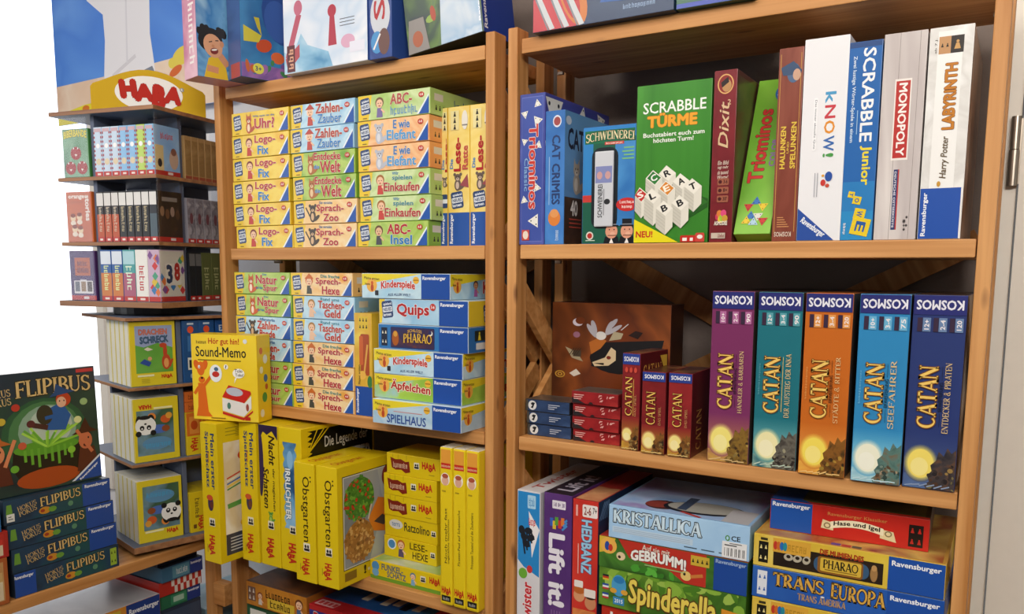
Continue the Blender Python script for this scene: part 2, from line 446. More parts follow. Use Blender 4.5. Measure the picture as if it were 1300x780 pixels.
def kid(b, f, cx, cy, h, hair='8a3420', cloth='c23a2a', skin='eec3a0', hat=None):
    fw, fh = b.fr(f)[4:]; X = lambda v: cx+v*h/fw; Y = lambda v: cy+v*h/fh
    b.poly(f, [(X(-.2), Y(-.5)), (X(.2), Y(-.5)), (X(.15), Y(-.05)), (X(-.15), Y(-.05))], cloth)
    b.line(f, X(.1), Y(-.1), X(.32), Y(-.3), h*.09, skin)
    b.ell(f, cx, Y(.22), h*.27, hair, h*.26)
    b.ell(f, cx, Y(.16), h*.21, skin, h*.21)
    b.ell(f, X(-.08), Y(.18), h*.03, '22202a', n=8); b.ell(f, X(.08), Y(.18), h*.03, '22202a', n=8)
    b.ell(f, cx, Y(.05), h*.07, 'a83428', h*.03, n=8)
    if hat: b.poly(f, [(X(-.34), Y(.32)), (X(.34), Y(.32)), (X(.02), Y(.72))], hat)
def critter(b, f, cx, cy, h, c='c86428', c2='f2e2cc', ears='p'):
    """an upright little animal: body, pale chest, head, ears, tail"""
    fw, fh = b.fr(f)[4:]; X = lambda v: cx+v*h/fw; Y = lambda v: cy+v*h/fh
    b.ell(f, X(.28), Y(-.3), h*.26, c, h*.1, a=35)
    b.ell(f, cx, Y(-.2), h*.22, c, h*.32)
    b.ell(f, X(-.02), Y(-.22), h*.11, c2, h*.2)
    for sx in (-1, 1):
        if ears == 'p': b.poly(f, [(X(.04*sx), Y(.34)), (X(.19*sx), Y(.3)), (X(.17*sx), Y(.55))], c)
        else: b.ell(f, X(.2*sx), Y(.36), h*.09, c, h*.09)
    b.ell(f, cx, Y(.2), h*.21, c, h*.19)
    b.ell(f, cx, Y(.12), h*.1, c2, h*.08)
    b.ell(f, X(-.07), Y(.24), h*.03, '1c1a1c', n=8); b.ell(f, X(.07), Y(.24), h*.03, '1c1a1c', n=8)
    b.ell(f, cx, Y(.14), h*.035, '1c1a1c', n=8)

# ------------------------------------------------------------------ kinds of carton
_ME = {}
def keep(fn):
    def g(*a, **k):
        q = (fn.__name__, a, tuple(sorted(k.items())))
        if q not in _ME: _ME[q] = fn(*a, **k)
        return _ME[q]
    return g
GREEN = ('8fb83e', 'b7cf6a', '6fa636'); ORANGE = ('e8a35c', 'f3c896', 'e68a4a'); YELLOW = ('e6c02a', 'f0d45c', 'e8b83a')
BLUE = ('8fc0e0', 'c3e0ee', '9ccbe6'); PEACH = ('eec07a', 'f4d9a6', 'e9a94a'); MEADOW = ('a9c96e', 'd2e2ac', 'bcd58a')

@keep
def learn(key, bg, lines, fig, age='4-8'):
    b = Bx(19.3, 5.22, 27.3, bg[0])
    f = 'F'
    b.rect(f, .0, .0, 1, 1, art(bg[0], bg[1], bg[2], s=.16, seed=len(key)))
    b.poly(f, [(0, 0), (.15, 0), (.2, 1), (0, 1)], 'e9c62c')
    badge(b, f, .105, .56, 2.6, 3.4)
    b.rect(f, .07, .07, .13, .11, '8a6a20')
    if fig[0] == 'kid': kid(b, f, .31, .48, 4.2, *fig[1:])
    elif fig[0] == 'animal': critter(b, f, .31, .48, 4.4, *fig[1:])
    elif fig[0] == 'monkey':
        critter(b, f, .31, .48, 4.2, '4b4038', 'd9b48c', 'r'); b.line(f, .27, .3, .2, .7, .35, '4b4038')
    for (t, x0, y0, x1, y1, c) in lines:
        small = (y1-y0) < .16
        b.text(f, t, x0, y0, x1, y1, c, bold=.016 if small else .03, outline=None if small else ('f6ecd8', .022), ang=-1.5)
    b.ell(f, .885, .76, .72, 'c0392b', .55); b.text(f, age, .862, .71, .908, .81, 'f4e8e0', bold=.02)
    ravtri(b, f, 2.6, 3.4)
    # end face and lid
    b.rect('R', .01, .0, 1, 1, art(bg[0], bg[2], s=.1, seed=3))
    b.rect('R', .05, .55, .16, .82, 'd8d4c4'); pict(b, 'R', .05, .12, .19, .46, '16181a', bg[0], 3, 1)
    b.text('R', lines[-1][0], .3, .2, .62, .75, '2e4a86', bold=.03)
    b.rect('T', .06, .06, .94, .94, art(bg[1], bg[0], bg[2], s=.1, seed=2))
    return b.mesh('learning_game_carton')
RED, BLU = 'b3262a', '2a7ab8'
K_LOGO = dict(key='logo', bg=YELLOW, lines=(('Logo-', .41, .5, .77, .93, RED), ('Fix', .46, .1, .65, .48, BLU)), fig=('kid', '7a2a1c', 'c23a2a'), age='4-8')
K_UHR = dict(key='uhr', bg=YELLOW, lines=(('Wie spät ist die', .38, .7, .76, .8, '5a7ab0'), ('Uhr?', .41, .2, .76, .66, RED)), fig=('animal', 'b8542a', 'f0d8b8'), age='5-8')
K_ZZ = dict(key='zauber', bg=BLUE, lines=(('Zahlen-', .40, .52, .82, .92, 'b0403c'), ('Zauber', .43, .1, .80, .50, '3f83c4')), fig=('kid', 'e6e2e0', 'c04a3e', 'eec3a0', 'b8463a'))
K_WELT = dict(key='welt', bg=GREEN, lines=(('Entdecke', .36, .62, .78, .95, RED), ('die', .36, .28, .45, .46, BLU), ('Welt', .46, .08, .78, .58, RED)), fig=('animal', 'b06a34', 'e6c79a'))
K_ZOO = dict(key='zoo', bg=PEACH, lines=(('Der verrückte', .42, .82, .62, .93, '2f6aa8'), ('Sprach-', .37, .42, .80, .80, RED), ('Zoo', .48, .08, .72, .40, RED)), fig=('monkey',))
K_INS = dict(key='insel', bg=GREEN, lines=(('ABC-', .43, .48, .76, .9, RED), ('Insel', .48, .08, .78, .46, BLU)), fig=('kid', '6a4a2a', '4a4a52', 'e2b890'))
K_KAUF = dict(key='kaufen', bg=MEADOW, lines=(('Wir', .48, .82, .57, .95, BLU), ('spielen', .48, .56, .76, .8, '3a8a8e'), ('Einkaufen', .36, .16, .86, .52, 'b0403c')), fig=('kid', 'a86a30', 'c8443a'))
K_ELE = dict(key='elefant', bg=ORANGE, lines=(('E wie', .51, .58, .74, .92, '4a7ab8'), ('Elefant', .42, .14, .82, .54, '5b9bd0')), fig=('animal', 'b9bcc8', 'd8dae0', 'r'))
K_ABC = dict(key='abc', bg=MEADOW, lines=(('ABC-', .46, .5, .76, .92, 'b0524a'), ('~~~~~~~~~', .46, .12, .84, .44, '6d9cc4')), fig=('kid', '7a5a3a', '7a6aa0'))
K_NAT = dict(key='natur', bg=GREEN, lines=(('Der', .52, .86, .60, .95, BLU), ('Natur', .40, .46, .78, .88, RED), ('auf der', .40, .24, .52, .36, BLU), ('Spur', .53, .08, .78, .44, RED)), fig=('animal', 'c85a22', 'f4e2cc'))
K_AFF = dict(key='affen', bg=BLUE, lines=(('Affenstarke', .44, .8, .72, .95, '2f6aa8'), ('Zahlen-', .40, .42, .80, .8, RED), ('Bande', .44, .06, .72, .4, RED)), fig=('monkey',))
K_HEXE = dict(key='hexe', bg=PEACH, lines=(('Die freche', .50, .78, .80, .92, '2c8a8a'), ('Sprech-', .42, .42, .82, .78, RED), ('Hexe', .52, .06, .80, .42, RED)), fig=('kid', 'c8501e', '4a4a42', 'f0c8a4', 'c86a2a'))
K_GELD = dict(key='geld', bg=BLUE, lines=(('Rund ums', .46, .8, .76, .94, '3a8aa0'), ('Taschen-', .42, .46, .84, .8, RED), ('Geld', .52, .08, .78, .44, RED)), fig=('kid', 'a87a3a', 'e8c0a0'))

@keep
def ratte(slim=False):
    b = Bx(1.9 if slim else 5.5, 28.3, 19.3, 'e3be2e'); f = 'F'
    k = 2.4 if slim else 1
    b.rect(f, 0, 0, 1, 1, art('e6c02a', 'f2dc86', 'e3b93a', s=.1, seed=5))
    b.rect(f, 0, 0, 1, .245, '2a55a4'); rav(b, f, .08*k, .02, .26*k, .235, 90)
    if not slim: badge(b, f, .42, .335, 3.0, 3.4)
    else: b.rr(f, .2, .28, .98, .38, '2c4372', .3); b.rect(f, .3, .315, .98, .345, 'dfe4ea')
    critter(b, f, .6 if slim else .45, .47, 2.2 if slim else 3.8, '6a5a52', 'cdb8a8', 'r')
    if not slim: b.poly(f, [(.55, .44), (.95, .42), (.9, .52)], '9a4a52')
    b.text(f, 'Die', .1*k, .56, .24*k, .63, '3f83c4', 90, bold=.03)
    b.text(f, 'Lese-', .27*k, .54, min(.96, .60*k), .78, RED, 90, bold=.035)
    if not slim: b.text(f, 'Ratte', .66, .55, .92, .72, 'c0524a', 90, bold=.03); b.ell(f, .78, .9, .75, 'e8e4d8', 1.9); b.rect(f, .66, .86, .9, .87, '888480')
    pict(b, f, .14*k, .835, min(.95, .52*k), .97, '2a2620', 'e8dca0', 1, 3)
    return b.mesh('upright_learning_carton')

@keep
def first(key, kind):
    """flat children's carton 23 x 5.2 x 23 with the blue maker's field at the right"""
    b = Bx(23.2, 5.25, 23, 'cfe0ea'); f = 'F'
    def start(f, x0, x1, bg):
        b.rect(f, x0, 0, x1, 1, bg)
        b.poly(f, [(x0, .5), (x0+(x1-x0)*.2, .62), (x1, 1), (x0, 1)], 'e6d22c')
    if kind == 'quips':
        b.rect(f, 0, 0, .69, 1, art('b8d8ea', '8fc0e0', 'd2e6f0', s=.08, seed=4))
        b.poly(f, [(0, 0), (.03, 0), (.07, 1), (0, 1)], 'e6c72c'); badge(b, f, .10, .58, 2.9, 3.6)
        b.text(f, 'Quips', .21, .25, .58, .84, 'b3262a', bold=.035, outline=('eef2f4', .03)); b.ell(f, .62, .72, .75, 'c0392b', .75); b.text(f, '3-6', .6, .66, .64, .78, 'ffffff')
        b.rect('R', 0, 0, 1, 1, 'd9c032'); badge(b, 'R', .3, .5, 2.9, 3.6)
    elif kind == 'pharao':
        b.rect(f, 0, 0, .69, 1, '2e74b4'); pict(b, f, .035, .12, .105, .86, 'e8e4d0', '1a2238')
        b.rr(f, .145, .06, .64, .9, '2a2c5c', .25); b.rect(f, .155, .1, .63, .86, art('2a2c5c', '3a2a4a', '7a3a1c', s=.2, seed=8))
        b.ell(f, .2, .45, .9, 'a8581c', 1.6); b.ell(f, .2, .62, .55, 'd09a3a', .6)
        b.text(f, 'SCHLOSS', .34, .68, .5, .8, 'd8a83a', bold=.02, arc=.4); b.text(f, 'PHARAO', .29, .28, .61, .64, 'e9c04a', roman=1.2, outline=('5a2a14', .03), arc=.1)
        b.ell(f, .6, .7, .5, 'dfe0da', .5); b.ell(f, .592, .73, .42, '2a2c5c', .42)
        b.rect('R', 0, 0, 1, 1, '2a6cb0'); pict(b, 'R', .1, .45, .55, .86, 'e6d23a', '26302a', 3, 1); b.rr('R', .12, .12, .5, .38, 'e6e6e2', .2)
    else:
        bg = {'kinder': art('8cc4e2', 'c4e0ec', '5c9cc8', s=.09, seed=2), 'apfel': art('9cc4e0', 'a8cc4e', '7fb23a', s=.08, seed=6), 'haus': art('c8dce6', 'a4c6dc', 'e0e8ea', s=.07, seed=7)}[kind]
        for f_, x0, x1 in (('F', 0, .69), ('R', .0, 1)):
            start(f_, x0, x1, bg); sc = (x1-x0)/.69
            if f_ == 'R': sc = .9
            b.ell(f_, x0+.12*sc, .52, 1.45, 'eab04a', 1.45); b.ell(f_, x0+.125*sc, .42, .42, 'b84a20', .8); b.ell(f_, x0+.125*sc, .62, .36, 'c85a2a', .36)
            b.text(f_, 'Meine ersten', x0+.03*sc, .74, x0+.21*sc, .86, '5a4a20', ang=-4); b.text(f_, 'Spiele', x0+.04*sc, .5, x0+.1*sc, .62, '5a4a20', ang=-4)
        b.ell(f, .63, .74, .8, 'e8b43a', .75); b.rect(f, .6, .72, .66, .76, '9a6a1c')
        if kind == 'kinder':
            b.text(f, 'Kinderspiele', .23, .28, .62, .68, 'c0322a', bold=.035, outline=('f2f2f0', .05), arc=.18); b.text(f, 'AUS ALLER WELT', .31, .1, .57, .2, '2c4a7a', arc=.2)
            b.rr(f, .16, .12, .2, .32, '2a2c34', .1); b.text('R', 'Kinder', .52, .2, .98, .7, 'c0322a', bold=.03, outline=('f2f2f0', .05)); kid(b, 'R', .4, .42, 3.4, '3a2a24', 'a85a9a', 'c89068')
        elif kind == 'apfel':
            b.text(f, 'Äpfelchen', .2, .26, .66, .78, 'b3261e', bold=.03, outline=('f4ead0', .05), ang=-3)
            b.text('R', 'Äpfel', .55, .2, .98, .7, 'b3261e', bold=.03)
        else:
            b.text(f, 'SPIELHAUS', .17, .08, .62, .44, '2c4f96', bold=.02); b.rect(f, .25, .55, .58, .58, 'c88a8a')
            b.text('R', 'SPIELHAUS', .45, .08, .98, .5, '2c4f96', bold=.02)
    b.rect(f, .69, 0, 1, 1, RB); rav(b, f, .705, .72, .955, .9)
    b.rect('T', .05, .05, .95, .95, art('c8dce6', '8cc4e2', 'e6d22c', s=.06, seed=9))
    return b.mesh('first_games_carton')

CREAM = 'e9c25a'
def mix(a, b, t):
    return ''.join('%02x' % round(int(a[i:i+2], 16)*(1-t)+int(b[i:i+2], 16)*t) for i in (0, 2, 4))
def sunland(b, f, y1, base, sky, sun, land, seed, cx=.33):
    """printed landscape with a low sun at the left, running out into the carton colour"""
    fw, fh = b.fr(f)[4:]; rd = random.Random(seed)
    for i in range(10): b.rect(f, 0, 0, 1, y1*(1.30-.045*i), mix(base, sky[0], .1+.09*i))
    b.rect(f, 0, 0, 1, y1*.34, art(*sky, s=.2, seed=seed))
    for i in range(5): b.ell(f, cx, y1*.60, fw*(.34-.02*i), mix(mix(base, sky[0], .6), sun, .15+.18*i), fw*(.41-.023*i), n=26)
    b.ell(f, cx, y1*.60, fw*.245, sun, fw*.31, n=28); b.ell(f, cx-.02, y1*.52, fw*.17, mix(sun, 'ffffff', .25), fw*.2, n=20)
    e = [(.46, .0), (.42, .1), (.52, .2), (.47, .32), (.55, .45), (.52, .58), (.62, .70), (.66, .92), (.76, .82), (.82, 1.02), (.9, .9), (1, 1.0), (1, 0)]
    b.poly(f, [(x, y*y1) for x, y in e], art(*land, s=.7, seed=seed+1))
    for i in range(26):
        x = .5+rd.random()*.48; b.ell(f, x, rd.random()*y1*(.35+.6*(x-.45)), .12+rd.random()*.3, mix(land[i % len(land)], sun if i % 4 == 0 else '201814', .35), .1+rd.random()*.3, n=7, a=rd.random()*90)
    for i in range(6): b.line(f, .05+.14*i, y1*(.04+.05*rd.random()), .2+.14*i, y1*(.06+.08*rd.random()), .18, mix(sky[1], 'ffffff', .3))
@keep
def catan(key, c, tone, sub, over, sky, sun, land, seed, nums, flatsub=False):
    b = Bx(7.15, 29.4, 29.4, c, R='4a4038'); f = 'F'
    b.rect(f, 0, 0, 1, 1, c); sunland(b, f, .22, c, sky, sun, land, seed)
    b.rect(f, 0, .9, 1, 1, '2b2f72'); b.text(f, 'KOSMOS', .06, .925, .94, .975, 'e6e6ee', 180, bold=.03)
    for i, t in enumerate(nums):
        x = .1+.3*i
        b.rect(f, x, .815, x+.09, .885, '3a2a40'); b.rect(f, x+.1, .815, x+.25, .885, tone); b.text(f, t, x+.13, .825, x+.22, .875, 'f0e8e8', 90, bold=.02)
    b.text(f, 'CATAN', .2, .32, .55, .64, 'f0c868', 90, roman=1.25, outline=('7a4a1c', 0))
    if flatsub: b.line(f, .62, .33, .62, .64, .08, 'e9c25a')
    else:
        b.line(f, .63, .33, .63, .40, .06, mix(c, '101010', .6)); b.line(f, .63, .57, .63, .64, .06, mix(c, '101010', .6))
        b.text(f, 'ERWEITERUNG', .59, .41, .66, .56, mix(c, '101010', .55), 90, bold=.02)
    if over: b.text(f, '~'*13, .07, .42, .11, .6, tone, 90)
    b.text(f, sub, .68, .30, .80, .66, 'e2c48c', 90, roman=1.0)
    b.rect('T', .03, .03, .97, .97, art('3a2a30', '55402e', c, s=.08, seed=seed))
    return b.mesh('strategy_game_carton')

@keep
def catan_small(w, h, lined, seed):
    b = Bx(w, h, 11.5, '7c1f22', R='5c1a1c'); f = 'F'
    b.rect(f, 0, 0, 1, 1, art('8a2226', '741c20', '96282a', s=.1, seed=seed)); sunland(b, f, .27, '862226', ('9a5a2a', 'c89a3a', '7a2a22'), 'f0dc86', ('5c3a1c', '8a5a26', '3a2a1a'), seed)
    b.rect(f, 0, .885, 1, 1, '2b3f8c'); b.text(f, 'KOSMOS', .1, .915, .9, .965, 'e6e6ee', 180, bold=.03)
    b.text(f, 'CATAN', .2, .36, .58, .76, 'ecc060', 90, roman=1.0, outline=('4a1410', 0))
    b.text(f, 'DAS SPIEL', .72, .36, .82, .58, 'd8a86a', 90, roman=.8)
    if lined:
        b.line(f, .66, .36, .66, .74, .07, 'e9c25a')
        for i in range(3): b.ell(f, .25+.25*i, .83, .3, 'c84a3a', .5)
    b.text('R', 'CATAN', .25, .06, .5, .55, 'c8954a', 90, roman=1.0)
    for i in range(4): b.line('R', .25+.09*i, .62, .25+.09*i, .92, .07, '7c4a36')
    if h > 16:
        b.rect('R', .04, .04, .96, .96, '5c1a1c'); b.text('R', 'CATAN', .1, .7, .75, .88, 'd8a04a', roman=1.0); b.poly('R', [(.7, .95), (.96, .95), (.96, .7)], 'd8b040')
    b.rect('T', .04, .04, .96, .96, art('5c2a24', '3a201c', '8a5a3a', s=.12, seed=seed))
    return b.mesh('card_game_carton')

@keep
def deck(key):
    """small flat card carton lying down; thumb notch at the lower edge of the front"""
    red = key == 'red'
    b = Bx(9.9, 2.42, 6.6, '26282e' if not red else '7a1e20'); f = 'F'
    b.rect(f, 0, .04, 1, .96, art(*(('32486e', '26385a', '3c5680') if not red else ('a02426', '8c1c20', 'b03430')), s=.2, seed=2))
    if red:
        b.poly(f, [(.0, .0), (.3, 0), (.12, .35), (0, .5)], '2a2426'); b.ell(f, .42, .0, .5, '2a1e20', .5)
        for i in range(9):
            r = random.Random(i); b.ell(f, .55+r.random()*.35, .3+r.random()*.5, .3, 'e0a8a0', .1, n=8, a=r.random()*90)
        for i in range(3): b.rect(f, .05, .68-.16*i, .27-.03*i, .74-.16*i, 'e0b0a8')
    else:
        b.rect(f, 0, .04, .06, .96, '4a463e')
        b.ell(f, .16, .5, .95, 'd8d8d6', .95); b.poly(f, [(.12, .3), (.17, .25), (.2, .55), (.22, .72), (.15, .75), (.12, .6), (.16, .5)], '1e2024')
        for i in range(3): b.rect(f, .52, .62-.16*i, .78-.06*i, .68-.16*i, 'b8bcc8')
    b.rect('T', .02, .02, .98, .98, art('3a3634', '55504c', '2a2626', s=.15, seed=4))
    return b.mesh('card_deck_carton')

YEL = 'dec214'
def cat_icon(b, f, cx, cy, h):
    """little white panel with black playing figures"""
    fw, fh = b.fr(f)[4:]
    b.rr(f, cx-.5*h/fw, cy-.5*h/fh, cx+.5*h/fw, cy+.5*h/fh, 'e8e4d0', .15)
    b.ell(f, cx-.18*h/fw, cy+.1*h/fh, h*.17, '1a1a1a', h*.2, n=10); b.ell(f, cx+.2*h/fw, cy+.1*h/fh, h*.15, '1a1a1a', h*.22, n=10)
    b.rect(f, cx-.42*h/fw, cy-.42*h/fh, cx+.42*h/fw, cy-.12*h/fh, '1a1a1a')
def spine_end(b, f='F'):
    cat_icon(b, f, .55, .295, 2.0); haba(b, f, .34, .055, .68, .2, -90)
@keep
def schatz():
    b = Bx(5.9, 34.3, 25, YEL); f = 'F'
    b.text(f, 'Mein erster', .6, .53, .84, .93, '1f3a6a', -90, bold=.025); b.text(f, 'Spieleschatz', .24, .54, .5, .94, '1f3a6a', -90, bold=.025)
    b.rect(f, .44, .72, .47, .8, 'b8392a'); b.ell(f, .5, .43, 1.0, '3a2c50', 1.9); b.ell(f, .45, .47, 1.1, 'c8502a', .7); b.ell(f, .55, .42, .6, '6a3a2a', .9)
    spine_end(b); b.rect(f, .2, .07, .24, .13, 'a8941c')
    # cover
    for i in range(6): b.rect('R', .1+.12*(i % 2), .955-.012*i, .8, .96-.012*i, '8a7c20')
    b.rect('R', .07, .05, .93, .86, art('e8dcc0', 'f2ece0', 'dcc8a4', s=.08, seed=1))
    for i, (x, y, r, c) in enumerate(((.3, .75, 1.6, 'c8502a'), (.55, .78, 1.8, '3c8ab8'), (.35, .46, 2.4, 'd8c02a'), (.62, .5, 2.2, '6aa83a'), (.3, .26, 1.4, 'd8a82a'), (.55, .3, 2.1, 'b0382a'), (.75, .62, 1.7, 'e0a040'))): b.ell('R', x, y, r, c, r*.7)
    for i in range(5): b.line('R', .1, .6-.02*i, .5, .68-.02*i, .35, ('c83a2a', 'e0e0d8', '3a6ab0', 'e8c83a', '3a8a4a')[i])
    b.line('R', .1, .4, .9, .47, 1.2, '5a9a4a'); b.rect('R', .07, .05, .93, .2, '3a3c4a')
    for i in range(5): b.rect('R', .12, .075+.022*i, .8, .083+.022*i, 'c8c8c8')
    return b.mesh('large_yellow_carton')
@keep
def schatten():
    b = Bx(6.5, 34.3, 25, YEL); f = 'F'
    b.poly(f, [(0, .88), (.25, .95), (.45, .93), (.7, .96), (1, .9), (1, 1), (0, 1)], '2a1c40'); b.ell(f, .08, .72, 1.0, '33254a', 8)
    b.text(f, 'Nacht', .52, .72, .84, .93, '2c1a14', -90, bold=.03, shear=.2); b.text(f, 'der magischen', .66, .40, .82, .7, '2c1a14', -90, shear=.1); b.text(f, 'Schatten', .22, .41, .5, .70, '2c1a14', -90, bold=.02, shear=.2)
    critter(b, f, .55, .355, 2.8, '5c9a3a', 'a8c860', 'r'); spine_end(b)
    return b.mesh('large_yellow_carton')
@keep
def irrlichter():
    b = Bx(7.3, 34.3, 25, YEL); f = 'F'
    b.rect(f, .18, .3, .78, .9, art('1c2c44', '2e5c8a', '6aa4d0', '9cc8e8', s=.1, seed=3))
    for i in range(8):
        y = .3+.075*i; b.poly(f, [(.18, y), (.26, y+.03), (.18, y+.06)], YEL); b.poly(f, [(.78, y), (.7, y+.03), (.78, y+.06)], YEL)
    b.text(f, 'IRRLICHTER', .26, .36, .5, .72, 'e8f0f4', -90, bold=.035, outline=('1c2c3c', .05))
    b.ell(f, .5, .78, 1.0, '88b8dc', 2.2); spine_end(b)
    b.rect('R', .08, .06, .97, .975, '15140e')
    for i in range(9):
        y = .66+.035*i; b.poly('R', [(.08, y), (.14, y+.02), (.08, y+.035)], YEL)
    for x, y in ((.15, .98), (.24, .98), (.3, .98)): b.line('R', .08, .82, x+.06, y, .3, YEL)
    b.text('R', 'Die Legende der', .3, .82, .9, .92, 'cfccc4', bold=.01); b.text('R', 'IRRLICHTER', .2, .66, .95, .8, 'b8b4a8', bold=.04)
    b.ell('R', .5, .35, 5, '2a4a6a', 4); b.ell('R', .5, .38, 2.6, '6a9ac0', 3)
    b.rect('T', .1, .05, .9, .9, art(YEL, 'b89a1e', s=.1, seed=1))
    return b.mesh('large_yellow_carton')
@keep
def obst():
    b = Bx(6.25, 27.6, 19, YEL); f = 'F'
    b.text(f, 'Obstgarten', .3, .34, .74, .89, '2a1c0c', -90, bold=.006); b.ell(f, .8, .89, .22, '2a1c0c', .22, n=10); b.ell(f, .8, .855, .22, '2a1c0c', .22, n=10)
    spine_end(b); b.rect(f, .2, .09, .23, .15, 'a8941c')
    b.rect('R', .085, .135, .985, .915, '20241c'); b.rect('R', .095, .142, .985, .908, 'd8d8d0'); b.rect('R', .11, .15, .985, .9, art('59657a', '8f97a2', 'a8acb0', s=.05, seed=2))
    b.poly('R', [(.55, .15), (.75, .15), (.985, .5), (.985, .9), (.7, .9), (.8, .6)], 'b4b8b4')
    rd = random.Random(3)
    for (cx, cy, n, cols, r0) in ((.37, .70, 190, ('4a8a30', '3a7a28', '6aa83c', '4a8a30', 'c02c22'), 5.0), (.36, .345, 190, ('b88444', 'a06c34', 'd0a464', '8a5c2a', 'b07838'), 4.9)):
        b.ell('R', cx, cy, r0, cols[1], r0*.98, n=26); base = b.lay['R']
        for i in range(n):
            a = rd.random()*2*PI; q = math.sqrt(rd.random())*r0
            b.lay['R'] = base + i % 14
            b.ell('R', cx+q*math.cos(a)/19, cy+q*math.sin(a)/27.6, .5 if i % 5 else .38, cols[i % 5], .4, n=7, a=rd.random()*180)
        b.lay['R'] = base + 15
    b.poly('R', [(.52, .5), (.7, .66), (.9, .62), (.95, .5), (.85, .34), (.62, .38)], 'd87c24'); b.poly('R', [(.62, .46), (.78, .5), (.9, .44), (.8, .4)], '4a4038'); b.line('R', .52, .5, .58, .62, .5, 'c8c4bc')
    b.ell('R', .88, .82, 2.0, '8a3a2a', 2.6)
    b.rect('R', .1, .045, .3, .115, '8a6c1e'); b.text('R', '!', .43, .045, .47, .12, '2a1c0c', bold=.04); b.rect('R', .5, .06, .9, .085, 'e8e2a8')
    b.text('T', 'Obstgarten', .3, .1, .8, .6, 'b84a1e', 90)
    return b.mesh('orchard_game_carton')
@keep
def mini(kind):
    w, h = (20.2, 4.4) if kind == 'funkel' else (15.2, 4.9)
    b = Bx(w, h, 11.5 if kind != 'funkel' else 14, YEL); f = 'F'
    if kind == 'pirat':
        for x in (.12, .22, .38): b.line(f, x, .75, x, 1, .06, '5a4a1c')
        b.poly(f, [(.07, .8), (.17, .72), (.27, .76), (.36, .66), (.43, .7), (.45, .2), (.36, .12), (.28, .26), (.17, .22), (.1, .3)], '7c2418')
        b.text(f, '~~~~~~~~', .12, .34, .40, .6, 'd8b49a')
        cat_icon(b, f, .57, .55, 1.5); haba(b, f, .67, .45, .92, .8); b.rect(f, .8, .2, .9, .24, 'a8941c')
    elif kind == 'ratz':
        b.ell(f, .22, .6, 2.0, 'd8d8d4', 1.1); b.text(f, 'terra', .14, .5, .3, .7, '6a8ab0'); b.text(f, 'Ratzolino', .38, .36, .86, .78, '2a2c20', bold=.012); cat_icon(b, f, .93, .5, 1.3)
    elif kind == 'lese':
        b.ell(f, .15, .62, 1.3, 'e8ecee', 1.3); b.ell(f, .15, .62, 1.0, '4a8ac0', 1.0); kid(b, f, .33, .5, 4.2, 'b86a28', '5a4a6a')
        b.text(f, 'LESE-', .5, .56, .83, .88, '3a2c10', bold=.01); b.text(f, 'HEXE', .55, .12, .84, .46, '3a2c10', bold=.01); cat_icon(b, f, .93, .5, 1.3)
    else:
        b.rect(f, 0, 0, 1, .22, '6a9a2e'); b.ell(f, .08, .72, 1.1, '4a90c8', 1.1); b.ell(f, .08, .38, 1.0, '6aa4d0', .9)
        b.text(f, 'FUNKEL-', .17, .58, .48, .92, '5a6878', bold=.03); b.text(f, 'SCHATZ', .25, .26, .52, .58, '5a6878', bold=.03); kid(b, f, .62, .5, 3.0, '4a7a9a', '7aa8c8')
        cat_icon(b, f, .76, .62, 1.4); haba(b, f, .85, .5, .99, .85)
        b.rect('T', .03, .03, .97, .97, art('d8cc60', 'c8d0c0', '9ab85a', 'c88a5a', s=.07, seed=5)); b.ell('T', .45, .5, 1.6, '5a4a6a', 3); b.ell('T', .45, .75, 1.2, 'd8a080', 1.4)
    return b.mesh('mini_game_carton')
@keep
def hokus(flip):
    b = Bx(24, 5.4, 24, '24303e'); f = 'F'
    b.rect(f, 0, 0, 1, 1, art('1c2a38', '22405a', '205050', s=.09, seed=6))
    if not flip:
        b.rect(f, .72, 0, 1, 1, '234a9a'); rav(b, f, .745, .74, .975, .92); o = .12
        b.poly(f, [(.02, .35), (.08, .35), (.07, .8), (.03, .8)], '6a9a3a')
    else:
        b.rect(f, 0, 0, .19, 1, '234a9a'); rav(b, f, .0, .72, .17, .9); o = .27; pict(b, f, .91, .12, .975, .88, '3a4a1c', '9ab83a')
    b.text(f, 'HOKUS', o+.0, .52, o+.17, .72, 'd0b070', roman=1.1, ang=12); b.text(f, 'POKUS', o+.01, .3, o+.17, .5, 'd0b070', roman=1.1, ang=12)
    b.text(f, 'FLIPIBUS', o+.2, .48, o+.58, .86, 'd8b878', roman=1.25, ang=3, outline=('20261e', 0))
    b.ell(f, o+.24, .26, 1.3, 'c88a2a', .8); b.ell(f, o+.31, .25, .9, '6a9a3a', .6); b.ell(f, o+.22, .26, .5, 'a03a24', .35); b.ell(f, o+.48, .3, .6, '5a8a6a', .6)
    b.rect('T', .02, .02, .98, .98, art('1c2a38', '2a4a5a', s=.05, seed=1))
    return b.mesh('witch_game_carton')

# ------------------------------------------------------------------ the room
def structure(name, boxes, mat):
    bm = bmesh.new()
    for b in boxes: bm_box(bm, *b)
    o = link(name, mesh_of(name, bm, [mat])); o.location = (0, 0, Z0/100)
    o['kind'] = 'structure'
    return o
structure('floor', [(-520, -420, -155, 260, 60, -145)], M_FLOOR)
structure('ceiling', [(-520, -420, 122, 260, 60, 128)], M_CEIL)
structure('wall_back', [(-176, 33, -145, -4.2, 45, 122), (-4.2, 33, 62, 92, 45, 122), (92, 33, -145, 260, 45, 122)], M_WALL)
structure('wall_rear', [(-274, 33, -145, -176, 45, 122), (-420, 33, -145, -274, 45, -75), (-420, 33, 112, -274, 45, 122), (-520, 33, -145, -420, 45, 122)], M_WHITE)
win = structure('window_1', [(-274, 31.5, -78, -270, 33.5, 114), (-420, 31.5, -79, -274, 33.5, -75), (-420, 31.5, 110, -274, 33.5, 114), (-424, 31.5, -79, -420, 33.5, 114)], M_DOOR)
